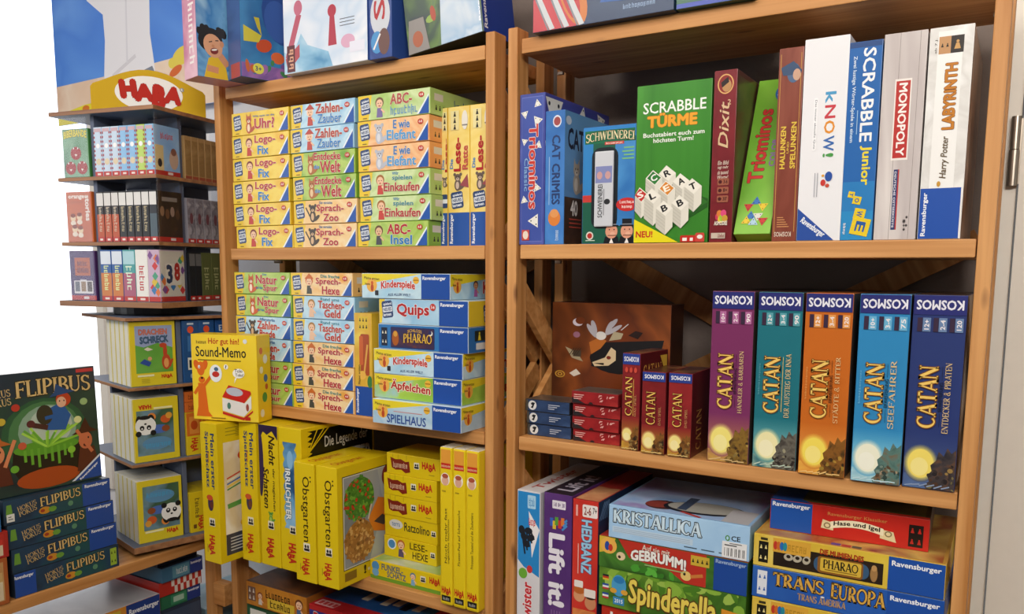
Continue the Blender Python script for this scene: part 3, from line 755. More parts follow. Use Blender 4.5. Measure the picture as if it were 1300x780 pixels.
m, nt, b_ = nodes_of('overcast_daylight_pane')
b_.inputs['Base Color'].default_value = (.9, .93, 1, 1); b_.inputs['Emission Color'].default_value = (.95, .97, 1, 1); b_.inputs['Emission Strength'].default_value = 1.35
bm = bmesh.new(); bm_box(bm, -420, 36, -75, -274, 37, 112)
pane = link('window_pane', mesh_of('window_pane', bm, [m]), win)
# door on the right, its frame and hinge
structure('trim_1', [(-4.2, 29.5, -145, -1.5, 34.5, 62), (90, 29.5, -145, 93.5, 34.5, 62), (-4.2, 29.5, 62, 93.5, 34.5, 66)], M_DOOR)
door = structure('door_1', [(-1.2, 28.4, -144, 89.5, 33, 61.5)], M_DOOR)
bm = bmesh.new()
for z0, z1, r in ((14.9, 20.8, .85), (20.95, 26.4, .75)):
    bmesh.ops.create_cone(bm, cap_ends=True, segments=20, radius1=r/100, radius2=r/100, depth=(z1-z0)/100, matrix=Matrix.Translation((-.022, .287, (z0+z1)/200)))
bm_box(bm, -2.2, 28.6, 15.2, -.4, 28.9, 26)
tag(link('hinge', mesh_of('hinge', bm, [M_STEEL]), door), 'metal barrel hinge')

# ------------------------------------------------------------------ shelving of raw pine
TOPS = (43.2, 5.05, -32.55, -70.5)
def shelving(label, xl, xr, tops, ztop, gapl, front=0.0):
    root = empty('shelving_unit', W((xl+xr)/2, 15, -145))
    tag(root, label, 'shelf', 'pine shelving units')
    for x in (xl, xr-2.1):
        for y in (0.0, 19.4):
            board('post', root, x, y, -145, x+2.1, y+4.2, ztop, PINE['z'], .25)
    for t in tops:
        board('shelf_board', root, xl+2.1+gapl, .0, t-2.7, xr-2.1-.15, 23.4, t, PINE['x'], .2)
        for x0, x1 in ((xl+2.1, xl+2.1+gapl+.5), (xr-2.9, xr-2.1)):
            board('shelf_peg', root, x0, 15.6, t-3.4, x1, 16.3, t-2.72, M_STEEL, .2)
    for i in range(4):                       # slanting braces of the two side frames
        zt = 38 - 37.8*i
        for x in (xl+1.05, xr-1.05):
            bar('brace', root, (x, 3.4, zt-4), (x, 20, zt-19.5), 4.0, 1.4, PINE['y'], (1, 0, 0))
            bar('brace', root, (x, 20, zt-20.5), (x, 3.4, zt-34), 4.0, 1.4, PINE['y'], (1, 0, 0))
    for a, q in ((1, 1), (-1, 1)):           # crossed back braces
        xa, xb = (xl+3, xr-3) if a > 0 else (xr-3, xl+3)
        bar('back_brace', root, (xa, 31.3+.9*(a > 0), 6), (xb, 31.3+.9*(a > 0), -34), 4.2, .7, PINE['x'])
    return root
shelving('left pine shelving unit with yellow game cartons on every shelf', -169.5, -88.4, TOPS, 45.5, 2.2)
board_l = None
shelving('right pine shelving unit beside the cream door', -85.4, -3.4, TOPS, 45.5, .9)
for x0, x1, lab in ((-165, -93, 'left'), (-81, -8, 'right')): pass
# low unit along the window side, facing right
root = empty('shelving_unit', W(-193, -30, -145)); tag(root, 'low pine shelf carrying the carousels and the stacked witch game', 'shelf', 'pine shelving units')
board('shelf_board', root, -208, -130, -73.2, -178, 1.6, -70.5, PINE['y'], .2)
board('shelf_board', root, -208, -130, -108, -178, 1.6, -105.3, PINE['y'], .2)
for x in (-182.2, -208.5):
    for y in (1.75, -132.3):
        board('post', root, x, y, -145, x+4.2, y+2.1, -71, PINE['z'], .25)
bm = bmesh.new(); bm_box(bm, -2.2, -1.6, -3, 2.2, 1.6, 3, 0, .3)
tag(link('wood_block', mesh_of('wood_block', bm, [PINE['x']]), root, None), 'short bare wooden block'); root.children[-1].location = W(-175.7, 2.4, -86) - root.location

# ------------------------------------------------------------------ poster with printed beach scene
b = Bx(90, 82, .06, '5a92e2', bev=0); f = 'F'
b.rect(f, 0, 0, 1, 1, art('6aa2ee', '4e86de', '7cb2f4', s=.02, seed=1))
b.poly(f, [(0, 0), (1, 0), (1, .24), (.75, .185), (.3, .165), (0, .16)], art('e8c8ac', 'f0d8c0', 'e2bea2', s=.06, seed=3))
b.poly(f, [(0, 0), (.3, 0), (.3, .075), (.18, .07), (0, .045)], 'e8d838'); b.ell(f, .185, .055, 2, 'd87a2a', 1)
b.poly(f, [(.31, .12), (.31, .17), (.325, .3), (.32, .4), (.225, .47), (.2, .9), (.62, .9), (.59, .41), (.585, .29), (.6, .19), (.605, .14), (.47, .15)], 'efecef')
b.poly(f, [(.33, .1), (.35, .145), (.40, .15), (.42, .1)], '7f8796'); b.poly(f, [(.53, .1), (.54, .16), (.59, .17), (.625, .1)], '7f8796')
b.line(f, .36, .16, .5, .22, 1.2, 'dcd8dc'); b.line(f, .45, .2, .47, .7, .8, 'e0dde2')
b.ell(f, .75, .185, 4.6, 'e4cf52', 2.6, a=15); b.ell(f, .70, .165, 2.0, 'e4cf52', 1.6); b.ell(f, .715, .135, 3.2, 'd8682c', 1.3, a=20)
me = b.mesh('poster')
tag(link('poster', me, None, W(-288, 30.2, 49)), 'large beach poster showing white trouser legs against blue sky', 'poster')

# ------------------------------------------------------------------ left unit, upper shelf: three stacks and three upright boxes
ORD = ['lowest', 'second from the bottom', 'third from the bottom', 'third from the top', 'second from the top', 'topmost']
def stack(kinds, xs, z0, pitch, y, texts, group):
    for i, k in enumerate(kinds):
        rd = random.Random(i*7+int(z0*3)+int(-xs[i]))
        place(learn(**k), xs[i], y+rd.uniform(0, .25), z0+i*pitch, rd.uniform(-.3, .3), texts[i], 'game', group)
g = 'flat learning game cartons stacked on the upper left shelf'
stack([K_LOGO]*5+[K_UHR], [-163.3, -163.9, -163.85, -163.6, -163.5, -163.4], 5.07, 5.32, .1,
      ['yellow carton with red-haired boy, %s of the leftmost yellow stack' % ORD[i] for i in range(3)] +
      ['yellow carton with red-haired boy, two below the top of the leftmost stack', 'yellow carton with red-haired boy, directly under the top of the leftmost stack',
       'yellow carton with large red word and brown animal, top of the leftmost stack'], g)
stack([K_ZOO]*2+[K_WELT]*2+[K_ZZ]*2, [-143.7, -143.3, -143.45, -143.75, -143.85, -143.6], 5.07, 5.32, .1,
      ['orange-yellow carton with a monkey, lowest of the middle stack', 'orange-yellow carton with a monkey, second lowest of the middle stack',
       'green carton with a kangaroo, lower of the pair in the middle stack', 'green carton with a kangaroo, upper of the pair in the middle stack',
       'light blue carton with a gnome, second from top of the middle stack', 'light blue carton with a gnome, top of the middle stack'], g)
stack([K_INS, K_KAUF, K_KAUF, K_ELE, K_ELE, K_ABC], [-123.9, -123.3, -123.5, -123.5, -123.5, -123.3], 5.07, 5.32, .1,
      ['green carton with red and blue title, lowest of the third stack', 'pale green carton with a child, lower of the pair in the third stack', 'pale green carton with a child, upper of the pair in the third stack',
       'orange carton with grey elephant, lower of the two', 'orange carton with grey elephant, upper of the two', 'pale green carton on top of the third stack'], g)
g = 'upright yellow reading game cartons'
for x, y, sl, l in ((-104.65, 4.4, True, 'upright yellow reading game carton showing only a narrow strip'), (-102.65, 4.4, False, 'middle one of three upright yellow reading game cartons'), (-97.1, 4.4, False, 'upright yellow reading game carton cut off by the post')):
    place(ratte(sl), x, y, 5.07, 0, l, 'game', g)

# ------------------------------------------------------------------ left unit, middle shelf
g = 'flat learning game cartons stacked on the middle left shelf'
stack([K_NAT, K_NAT, K_AFF, K_AFF, K_NAT, K_NAT], [-165.0, -165.0, -165.1, -164.9, -164.7, -164.9], -32.53, 5.33, .5,
      ['green carton with a fox, lowest of the stack behind the yellow sound game', 'green carton with a fox, second from bottom behind the yellow sound game',
       'light blue counting carton mostly hidden by the yellow sound game', 'light blue carton with a monkey and red title, under the fox cartons',
       'green carton with a fox, second from the top', 'green carton with a fox, topmost under the shelf board'], g)
stack([K_HEXE, K_HEXE, K_HEXE, K_GELD, K_GELD, K_HEXE], [-145.5, -145.5, -145.3, -145.0, -144.9, -145.5], -32.53, 5.33, .5,
      ['peach carton with a little witch, lowest of its stack', 'peach carton with a little witch, second lowest of its stack', 'peach carton with a little witch, under the two light blue cartons',
       'light blue money game carton, lower of the two', 'light blue money game carton, upper of the two', 'peach carton with a little witch, top of its stack'], g)
def upright_first():
    b = Bx(5.1, 23.1, 18, 'e2b62e'); f = 'F'
    b.rect(f, 0, 0, 1, 1, art('e6c22e', 'd8a832', 'e8cc50', s=.1, seed=4)); b.rect(f, 0, 0, 1, .29, RB); rav(b, f, .06, .03, .24, .27, 90)
    pict(b, f, .25, .84, .8, .97, '2a2620', 'd8b830', 3, 2)
    b.rr(f, .35, .4, .85, .8, 'a8481c', .4); b.rr(f, .28, .5, .5, .78, 'c8602a', .3); b.line(f, .55, .42, .75, .7, .5, 'd8a04a'); b.ell(f, .45, .4, 1.0, 'e8b44a', 1.0); b.ell(f, .86, .34, .7, '3c7a3a', 1.4)
    b.text(f, 'Meine ersten', .2, .31, .32, .5, '5a4a20', 90)
    return b.mesh('upright_first_carton')
place(upright_first(), -125.7, .4, -32.53, 0, 'narrow upright yellow carton with blue foot between two stacks', 'game')
g = 'flat children game cartons in the right-hand stack'
P = [('haus', -116.6, -4.2, 'white and blue carton at the bottom of the stack by the post'), ('apfel', -117.4, -2.6, 'yellow-green apple game carton, second from the bottom by the post'),
     ('kinder', -117.2, -2.9, 'light blue children game carton, third from the bottom by the post'), ('pharao', -116.0, -2.7, 'dark blue carton with golden title and moon'),
     ('quips', -115.9, -2.5, 'light blue carton with big red title'), ('kinder', -120.3, -2.9, 'light blue children game carton on top of the stack by the post')]
for i, (k, x, y, l) in enumerate(P):
    place(first(k, k), x, y, -32.53+5.33*i, (0, -.6, .4, .5, -.3, .6)[i], l, 'game', g)

# yellow sound game standing on the big yellow boxes
b = Bx(17.9, 20.6, 5.6, 'e9c41c'); f = 'F'
b.rect(f, 0, 0, 1, 1, art('eac61e', 'f0d238', 'e6bc1c', s=.05, seed=2))
b.text(f, '~~~~~~~', .08, .89, .24, .93, '3a2a14', ang=3); b.text(f, 'Hör gut hin!', .27, .87, .74, .96, 'b8381c', bold=.02); b.text(f, 'Sound-Memo', .07, .74, .84, .86, '1c1c22', bold=.012)
b.rect(f, .1, .695, .76, .708, '7a641c'); b.ell(f, .83, .93, .55, 'd8dce0', .55)
for sx in (.08, .2): b.ell(f, sx, .64, .8, 'd8641c', 1.3, a=25 if sx < .1 else -25)
b.ell(f, .14, .6, 1.1, 'dc6a1e', 1.7); b.ell(f, .15, .47, .9, 'dc6a1e', .8); b.ell(f, .155, .49, .35, '1c1410', .25); b.ell(f, .115, .62, .3, 'f0f0ea', .42); b.ell(f, .118, .615, .12, '16120e', .18)
b.poly(f, [(.09, .43), (.2, .43), (.24, .1), (.3, .04), (.05, .04), (.08, .15)], 'dc6a1e'); b.line(f, .18, .4, .3, .52, .8, 'dc6a1e'); b.line(f, .1, .38, .03, .3, .8, 'dc6a1e')
b.ell(f, .37, .55, 1.7, 'e8ecf0', 2.1); b.ell(f, .37, .54, 1.0, 'c0322a', .7); b.ell(f, .38, .6, .6, '4a6a8a', .5)
b.ell(f, .53, .63, .6, 'f4f2ea', .6); b.text(f, '?', .517, .61, .543, .65, '2a2a2a', bold=.03)
b.ell(f, .72, .56, 1.6, 'f4f2ea', 1.15); b.poly(f, [(.66, .5), (.7, .52), (.65, .44)], 'f4f2ea'); b.text(f, 'Tolo', .66, .57, .78, .61, '3a2a1c'); b.text(f, 'Tolo!', .67, .525, .79, .56, '3a2a1c')
b.poly(f, [(.46, .27), (.8, .22), (.9, .31), (.9, .16), (.78, .06), (.46, .12)], 'e6e2dc'); b.poly(f, [(.46, .11), (.78, .05), (.92, .14), (.92, .12), (.78, .02), (.46, .08)], 'c02420')
b.poly(f, [(.46, .28), (.56, .42), (.89, .36), (.9, .33), (.79, .22)], 'c8281e'); b.ell(f, .65, .345, 2.3, 'b8bcc8', 1.0, a=-6); b.ell(f, .56, .18, .5, '4a7a6a', .8); b.ell(f, .84, .17, .4, '9a4a3a', .9)
b.rect(f, .8, .02, .88, .06, 'b8281c'); b.rect(f, .28, .02, .5, .035, '9a7a1c')
for x, y, c, r in ((.3, .82, 'd86a2a', .7), (.6, .72, 'e8e4d4', .9), (.3, .6, 'e8e4c8', .7), (.6, .5, '4a6a9a', .8), (.65, .4, 'c8502a', .6), (.5, .28, '4a8a3a', 1.0), (.3, .1, 'e8e4d0', .8)): b.ell('R', x, y, r, c, r*1.2)
place(b.mesh('sound_game_carton'), -167.6, -10.7, -36.0+.1, 15.5, 'bright yellow box with orange dog, standing on top of the large yellow boxes', 'game')

# ------------------------------------------------------------------ left unit, lower shelf: big yellow boxes
g = 'large yellow game boxes standing on the lower left shelf'
zb = -70.48
place(schatz(), -164.4, -11.6, zb, 0, 'large yellow box standing furthest forward, at the left end of its row', 'game', g)
place(schatz(), -157.4, -6.0, zb, 0, 'large yellow box with the same blue title, second in the row', 'game', g)
place(schatten(), -151.1, -5.6, zb, 0, 'large yellow box with a purple top corner and green creature', 'game', g)
place(irrlichter(), -144.4, -5.5, zb, 0, 'large yellow box with blue spine picture and black side', 'game', g)
place(obst(), -136.5, -8.4, zb, 0, 'yellow orchard game box, left one of two, with only its spine showing', 'game', g)
place(obst(), -129.9, -8.2, zb, 0, 'yellow orchard game box with fruit photo on its side', 'game', g)
g = 'small flat yellow cartons'
P = [('funkel', -123.0, 1.4, -70.48, 'widest small yellow carton with green lower edge, bottom of its stack'), ('lese', -122.1, 5.4, -66.04, 'small yellow carton with a reading girl'),
     ('ratz', -122.0, 5.6, -61.10, 'small yellow carton with white oval badge'), ('pirat', -122.0, 5.4, -56.18, 'small yellow carton with brown sign, lowest of three alike'),
     ('pirat', -121.9, 5.3, -51.25, 'small yellow carton with brown sign, middle of three alike'), ('pirat', -121.1, 5.5, -46.32, 'small yellow carton with brown sign, topmost of three alike')]
for k, x, y, z, l in P: place(mini(k), x, y, z, 0, l, 'game', g)
# three slim picture books with rounded spines
def slim_book(i, title):
    b = Bx(3.2, 34.2, 24, 'e4c81c', bev=.5, T='d8d2c0'); f = 'F'
    b.rect(f, .12, .9, .88, .985, 'e09a3a'); b.rect(f, .12, .865, .88, .9, 'c02c20'); b.text(f, '~~~~~~~~~~~~', .15, .875, .85, .89, 'e8c0a0')
    b.ell(f, .45, .80, 1.15, 'f0ece0', 1.35); b.ell(f, .45, .79, .85, 'd8a890', 1.0); b.ell(f, .45, .82, .8, 'a8503a', .5)
    b.text(f, title[0], .38, .27, .58, .62, '6a5a1c', 90)
    if len(title) > 1: b.text(f, title[1], .62, .27, .8, .55, '6a5a1c', 90)
    b.rect(f, .2, .72, .5, .73, 'a8901c')
    haba(b, f, .14, .075, .88, .12); b.rect(f, .14, .025, .86, .062, '1a1a1c'); b.text(f, '~~~~~~', .25, .033, .75, .052, 'b8b8b0')
    return b.mesh('slim_book')
for i, (x, t, l) in enumerate(((-100.45, ('Noch mehr fast', 'unglaubliche Geschichten'), 'slim yellow book with orange head, left of three'), (-97.1, ('Piraten-Paul auf Schatzsuche',), 'slim yellow book with orange head, middle of three'), (-93.8, ('Prinzessin Tausend und die Zaubertiere',), 'slim yellow book with orange head, next to the post'))):
    place(slim_book(i, t), x, -2.0, zb, 0, l, 'book', 'slim yellow books by the post', 'book')

# ------------------------------------------------------------------ left unit, bottom shelf (only its upper boxes are in view)
root = [o for o in S.objects if o.name == 'shelving_unit'][0]
board('shelf_board', root, -165.2, 0, -110.9, -90.7, 23.4, -108.2, PINE['x'], .2)
b = Bx(21.6, 6.2, 21, 'b8702a', T='6a4a34'); f = 'F'
b.rect(f, 0, 0, 1, 1, art('b86c24', 'c8862e', 'a85a1e', s=.12, seed=7)); pict(b, f, .03, .2, .16, .8, 'e0d8cc', '7a5a4a'); b.rect(f, .36, .06, .8, .5, 'd8b83a')
b.text(f, '~~~~~~~~~', .33, .5, .74, .85, '2a1c10'); b.text(f, '~~~~~~~', .4, .14, .74, .44, '3a2a14', shear=.2, ang=-2); kid(b, f, .88, .45, 5, '6a3a24', '4a6a9a'); kid(b, f, .24, .4, 3.4, '8a3a24', 'd8d0c8')
b.rect('T', .05, .05, .95, .95, art('5a3c2c', '8a5a34', '3c2c28', s=.08, seed=2))
place(b.mesh('magic_game_carton'), -164.2, .3, -85.6, 0, 'orange carton with scribbled title on the bottom left shelf', 'game')
b = Bx(24, 22.3, 22, '2a5a3c'); b.rect('F', .05, .8, .3, .95, 'dcdcd4'); b.rect('F', 0, .0, 1, .7, '2c6a44')
place(b.mesh('green_carton'), -165.0, 1.0, -108.18, 0, 'dark green box beneath the orange carton', 'game')
b = Bx(29.5, 6, 29, 'b8242a'); f = 'F'
b.rect(f, 0, 0, .99, .78, '27348c'); b.text(f, 'Rummikub', .05, .15, .6, .72, 'c8303a', roman=0, bold=.03, outline=('e8e0d8', .03))
f = 'T'
b.rect(f, 0, .0, 1, .17, 'b8242a'); b.rect(f, 0, .17, 1, 1, art('1f3c7a', '2c6cb0', '4a9ad0', s=.07, seed=4)); b.rr(f, .03, .03, .24, .13, 'd8a0a0', .3)
for i in range(4): b.rr(f, .05+.05*i, .05, .085+.05*i, .11, 'b83a3a', .1)
for i in range(6):
    x = .3+.1*i; b.rr(f, x, .3+.04*(i % 2), x+.075, .5+.04*(i % 2), ('e8dcc0', '20222a', 'e8dcc0', 'e0d4b8', '20222a', 'e8dcc0')[i], .3)
b.text(f, '~~~~~~~~', .3, .55, .9, .7, 'c8d4e4')
place(b.mesh('tile_game_carton'), -141.3, -.2, -86.3, 0, 'red and blue flat tile game box under the yellow boxes', 'game')
b = Bx(31, 21.8, 26, 'd8d0c4'); b.rect('F', .04, .6, .96, .94, '3c6ca0'); b.rect('F', .04, .1, .96, .5, 'c8b060')
place(b.mesh('pale_carton'), -139.8, 1.4, -108.18, 0, 'pale box carrying the red and blue tile game', 'game')

# ------------------------------------------------------------------ boxes standing on top of the two units
zt = 43.22
b = Bx(7.0, 27, 19, 'e0a4b8', R='3c6ca0'); f = 'F'
b.rect(f, 0, 0, 1, 1, art('dca0b4', 'ecc4d0', 'c87a9a', s=.08, seed=3)); b.text(f, '~~~~~~~~~~~', .45, .1, .85, .95, 'f4ece8', -90, bold=.03)
f = 'R'; b.rect(f, 0, 0, 1, 1, art('2c64a4', '6ca4d0', '3a7cb8', 'a8cce0', s=.1, seed=5))
b.poly(f, [(.1, .75), (.5, .68), (.9, .8), (1, 1), (.2, 1)], art('c89a4a', 'e0b868', 'a87a34', s=.1, seed=2)); b.poly(f, [(.08, .0), (.38, .0), (.34, .16), (.26, .21), (.14, .16)], 'e0b82a'); b.line(f, .28, .2, .38, .12, 1.5, 'd0906a'); b.line(f, .12, .08, .26, .07, 1.4, 'd0906a')
b.ell(f, .17, .31, 2.9, '1e1a1c', 2.6, a=20)
for i in range(9): b.ell(f, .05+.035*i, .36+.03*math.sin(i*1.1), .8, '1e1a1c', 1.2, a=40-25*i, n=9)
b.ell(f, .2, .265, 2.2, 'dba07a', 2.6, a=18); b.ell(f, .31, .29, .5, 'd0906a', .7); b.ell(f, .215, .225, .95, '7a2420', .7, a=15); b.ell(f, .215, .235, .7, 'f0e8e0', .22, a=15)
b.line(f, .15, .29, .19, .3, .22, '2a1c1a'); b.line(f, .23, .31, .27, .315, .22, '2a1c1a'); b.ell(f, .2, .265, .35, 'cc8860', .3)
place(b.mesh('picture_game_carton'), -167.3, -9.6, zt, -14, 'carton with pink spine jutting past the left end of the top', 'game')
b = Bx(6.2, 27, 26, '25467c', R='3a78b0'); f = 'F'
b.rect(f, 0, 0, 1, 1, art('25467c', '3a5a94', '1c3464', s=.08, seed=2)); b.rect(f, .2, .0, .9, .12, 'a8404a')
f = 'R'; b.rect(f, 0, 0, 1, 1, art('2f6ca8', '3f86bc', '2a5a96', s=.06, seed=8)); b.rect(f, 0, 0, .7, .12, art('7a5aa0', 'a070b0', '5a4a90', s=.12, seed=3))
b.ell(f, .22, .28, 2, 'c8502c', 1.4, a=20); b.ell(f, .35, .2, 1.7, 'd8683a', 1.3); b.ell(f, .55, .12, 2.2, '4a8a5a', 1.5); b.ell(f, .4, .55, 5, '2c4c90', 6.5, a=10); b.ell(f, .36, .5, 3.4, '3a5ca4', 4.6, a=10); b.poly(f, [(.03, .42), (.2, .36), (.17, .3), (.03, .29)], 'd2c440'); b.poly(f, [(.13, .5), (.16, .42), (.2, .36), (.18, .5)], 'c8b83a')
for i in range(14):
    r = random.Random(i+70); b.ell(f, r.random()*.8, r.random()*.16, .5+r.random(), ('a070b0', '4a8a5a', 'c8683a', '7a5aa0', '3a7aa0')[i % 5], .3+r.random()*.6, n=9, a=r.random()*180)

b.ell(f, .16, .085, 1.35, 'e0dc5a', 1.2); b.text(f, '3+', .13, .065, .19, .105, '3a4a7a', bold=.02); b.poly(f, [(.7, .7), (.85, .75), (.78, .95)], 'd8402a')
place(b.mesh('picture_game_carton'), -158.2, -4.6, zt, -14, 'dark blue sea picture carton with yellow age badge on the top', 'game')
b = Bx(25.0, 27, 7.5, 'dfe6f0', R='3a5aa4'); f = 'F'
b.rect(f, 0, 0, 1, 1, art('e2e8f2', 'c8d8ea', 'f0f0f4', 'b4cce2', s=.05, seed=2)); b.poly(f, [(0, 0), (.6, 0), (.55, .12), (.3, .2), (.22, .3), (.1, .12), (0, .18)], art('4a8cb8', '8cbcd8', 'c4dcea', s=.12, seed=4))
b.line(f, .05, .12, .2, .45, 1.6, 'b8566a'); b.ell(f, .19, .5, 1.3, 'c06a80', 1.6); b.poly(f, [(.02, .12), (.2, .22), (.2, .12), (.05, .02)], 'b04a54'); b.rect(f, .04, .01, .14, .22, '5a1c22'); b.text(f, '~~~~', .06, .03, .12, .2, 'd8a080', 90, bold=.03)
b.ell(f, .60, .42, 1.25, 'b0384a', 1.3); b.poly(f, [(.55, .16), (.65, .16), (.625, .4), (.575, .4)], 'b0384a')
for i in range(3): b.rect(f, .69, .34-.025*i, .86, .345-.025*i, '3a3a44')
for i in range(5): b.line(f, .3+.07*i, .62+.05*(i % 2), .34+.07*i, .95, .7, 'a8b0d0')
b.ell(f, .78, .17, 2, 'd8a8c0', 1.4); b.rect(f, .8, .08, .97, .16, 'e4e4f0')
place(b.mesh('picture_game_carton'), -142.9, -2.0, zt, -1.5, 'white and icy blue carton with red key mark, front of the top', 'game')
b = Bx(6.0, 27, 24, '33529c'); f = 'F'
b.rect(f, 0, 0, 1, 1, art('33529c', '2a4488', '4a66ac', s=.1, seed=1)); b.ell(f, .5, .32, 2.6, 'c8ccd4', 4.2); b.text(f, 'Su', .22, .28, .72, .60, 'b02830', 90, bold=.02); b.ell(f, .35, .12, 1.6, '4a90c8', 2.2); b.ell(f, .66, .12, 1.5, '6a4a44', 2.6); b.line(f, .2, .07, .5, .18, .4, 'e8e4e0')
place(b.mesh('blue_spine_carton'), -117.75, -2.3, zt, 0, 'blue spine with red vertical lettering next to the icy carton', 'game')
b = Bx(18.5, 22, 12, '2a3a34', R='1c3a8c'); f = 'F'
b.rect(f, 0, 0, 1, 1, art('20303a', '2f4a34', '5a7a34', '3a4a54', s=.12, seed=6))
for i in range(26):
    r = random.Random(i); b.ell(f, .25+r.random()*.4, .18+r.random()*.8, .8+r.random()*1.2, ('4a7a2c', '6c9c3a', 'a8442c', '2c4a2a', '8aa84a')[i % 5], .6+r.random(), a=r.random()*180, n=9)
b.poly(f, [(.45, .0), (.98, .0), (.98, 1), (.62, 1), (.5, .5)], art('c4d0dc', '9ab8d4', 'dfe4e8', 'a8b8a0', s=.1, seed=3)); b.ell(f, .75, .6, 2, 'c8bc6a', 3, a=-25); b.ell(f, .88, .75, 1.2, 'd8a878', 2.4, a=-30)
b.poly(f, [(0, .0), (.3, .0), (.25, .3), (.05, .3)], '8a8480'); b.ell(f, .15, .12, 1.3, 'a85a3a', 1.6); rav(b, f, .955, .1, .985, .6, 90, 'f0f0f4')
b.rect('R', 0, 0, 1, 1, '1d3f94'); rav(b, 'R', .03, .04, .16, .55, 90)
o = place(b.mesh('jungle_game_carton'), -108.9, -.4, zt+.1, 0, 'jungle picture carton tilted, resting on the post of the left unit', 'game')
o.rotation_euler = (0, -math.radians(7.1), 0)
b = Bx(27, 27, 27, '28405c', L='b83a44'); f = 'F'
b.rect(f, 0, 0, 1, 1, art('2c4668', '22385a', '34507a', s=.05, seed=5)); b.poly(f, [(0, 0), (.33, 0), (.3, .3), (.1, .5), (0, .5)], 'c03c46')
b.ell(f, .30, .2, 2.4, 'c8763a', 5.6, a=20); b.ell(f, .28, .2, 1.5, 'b8343c', 4.5, a=20)
for x in (.02, .13, .24): b.line(f, x, .26, x+.13, .0, 1.1, 'c4c8cc'); b.line(f, x, .22, x+.1, .0, .35, '7a8088')
b.ell(f, .16, .3, 1.6, 'd0d0d4', 2.0); b.text(f, '~~~~~~~~', .55, .2, .72, .29, 'dfe4ee', ang=24); b.ell(f, .47, .24, 1.6, 'a8c0e0', 1.4); b.text(f, '~~~~~~~~~~~~', .66, .055, .88, .085, '8ca4c4')
b.poly(f, [(.5, .12), (.8, .1), (.97, .2), (.97, .5), (.6, .4)], '3460a8')
place(b.mesh('adventure_game_carton'), -78.9, -1.9, zt, 0, 'dark blue carton with red picture corner on top of the right unit', 'game')
b = Bx(13, 27, 27, '2a5448'); b.rect('F', 0, 0, 1, 1, art('2a5448', '3a6a54', '2a4a5c', s=.07, seed=2)); b.rect('F', .0, .0, 1, .03, '4a5ab0')
place(b.mesh('teal_game_carton'), -51.6, -1.6, zt, 0, 'dark teal carton right of the dark blue one on top', 'game')

# ------------------------------------------------------------------ right unit, upper shelf
z2 = 5.07
def tri_tile(b, f, cx, cy, r, a, c='e8e6dc'):
    fw, fh = b.fr(f)[4:]; P = []
    for i in range(3):
        t = math.radians(a+120*i); P.append((cx+r*math.cos(t)/fw, cy+r*math.sin(t)/fh))
    b.poly(f, P, c)
    for i in range(3):
        t = math.radians(a+120*i); b.ell(f, cx+.5*r*math.cos(t)/fw, cy+.5*r*math.sin(t)/fh, r*.1, '20242c', n=7)
b = Bx(5.5, 28.1, 28, '4a4c9c'); f = 'F'
b.rect(f, 0, 0, 1, 1, art('4a55a4', '3c4894', '5a66b4', s=.1, seed=4)); b.rect(f, .08, .02, .92, .98, '6a74bc'); b.rect(f, .095, .025, .905, .975, art('4458a8', '3c4c9a', s=.1, seed=2))
for x, y, r, a in ((.7, .93, .9, 100), (.2, .87, .9, 40), (.7, .82, 1.2, 10), (.75, .66, .9, 200), (.2, .69, .8, 20), (.7, .38, 1.0, 110), (.2, .3, .9, 100), (.62, .16, 1.5, 60)): tri_tile(b, f, x, y, r, a)
b.text(f, 'Triominos', .38, .24, .74, .80, 'c83c34', -90, bold=.03, outline=('e8d8d8', .03)); b.text(f, 'Classic', .2, .36, .36, .58, '8ab0d8', -90)
b.rect(f, .12, .03, .42, .1, 'c84a3a'); b.ell(f, .27, .065, .6, 'e8d8c8', .8)
f = 'R'; b.rect(f, .02, .02, .98, .98, art('3c4490', '4a52a0', s=.05, seed=3))
for x, y, r, a in ((.12, .9, 4.2, 30), (.07, .6, 3.2, 10), (.55, .93, 2.2, 80), (.85, .93, 2.2, 20)): tri_tile(b, f, x, y, r, a)
place(b.mesh('tile_game_carton'), -84.1+1.1, .6, z2, 0, 'purple-blue triangle tile carton at the left end of the upper right shelf', 'game')
b = Bx(4.1, 24.6, 24.6, '3a72bc', R='5a94c8'); f = 'F'
b.rect(f, 0, 0, 1, 1, art('3a74be', '4a86cc', '326ab0', s=.08, seed=1)); b.ell(f, .6, .92, .9, 'd8dce8', 1.1); b.ell(f, .6, .92, .7, 'a04a4a', .8); b.text(f, 'CAT CRIMES', .35, .3, .78, .82, '2a3c6a', -90, bold=.03); b.rect(f, .2, .3, .24, .66, '9ab8dc')
b.ell(f, .5, .2, 1.3, 'd8803a', 1.5); b.ell(f, .5, .235, .9, 'e0985a', .8); b.text(f, '~~~~~~~', .55, .03, .72, .11, 'c4d4e8', 90)
f = 'R'; b.rect(f, 0, 0, 1, 1, art('6aa0d0', '5a90c4', '8ab4d8', s=.05, seed=6)); b.rect(f, 0, 0, 1, .36, art('4a3428', '3c2a22', '5a4030', s=.1, seed=5)); b.text(f, 'CAT CRIMES', .05, .72, .8, .88, '16203a', bold=.03); b.ell(f, .06, .93, 1.1, 'c8d4e4', .8)
for cx, c, h in ((.2, 'b4a898', 6.4), (.42, '2c2a30', 7.0), (.66, 'c88a4a', 6.2)): critter(b, f, cx, .52, h, c, 'd8d0c4')
b.text(f, '40', .1, .22, .22, .34, 'e4dcd4', bold=.03)
for i in range(3): b.rect(f, .08, .19-.03*i, .28, .2-.03*i, 'b84a3a')
place(b.mesh('cat_game_carton'), -77.5, .8, z2, 0, 'blue carton with cats on its side and dark lettering on the spine', 'game')
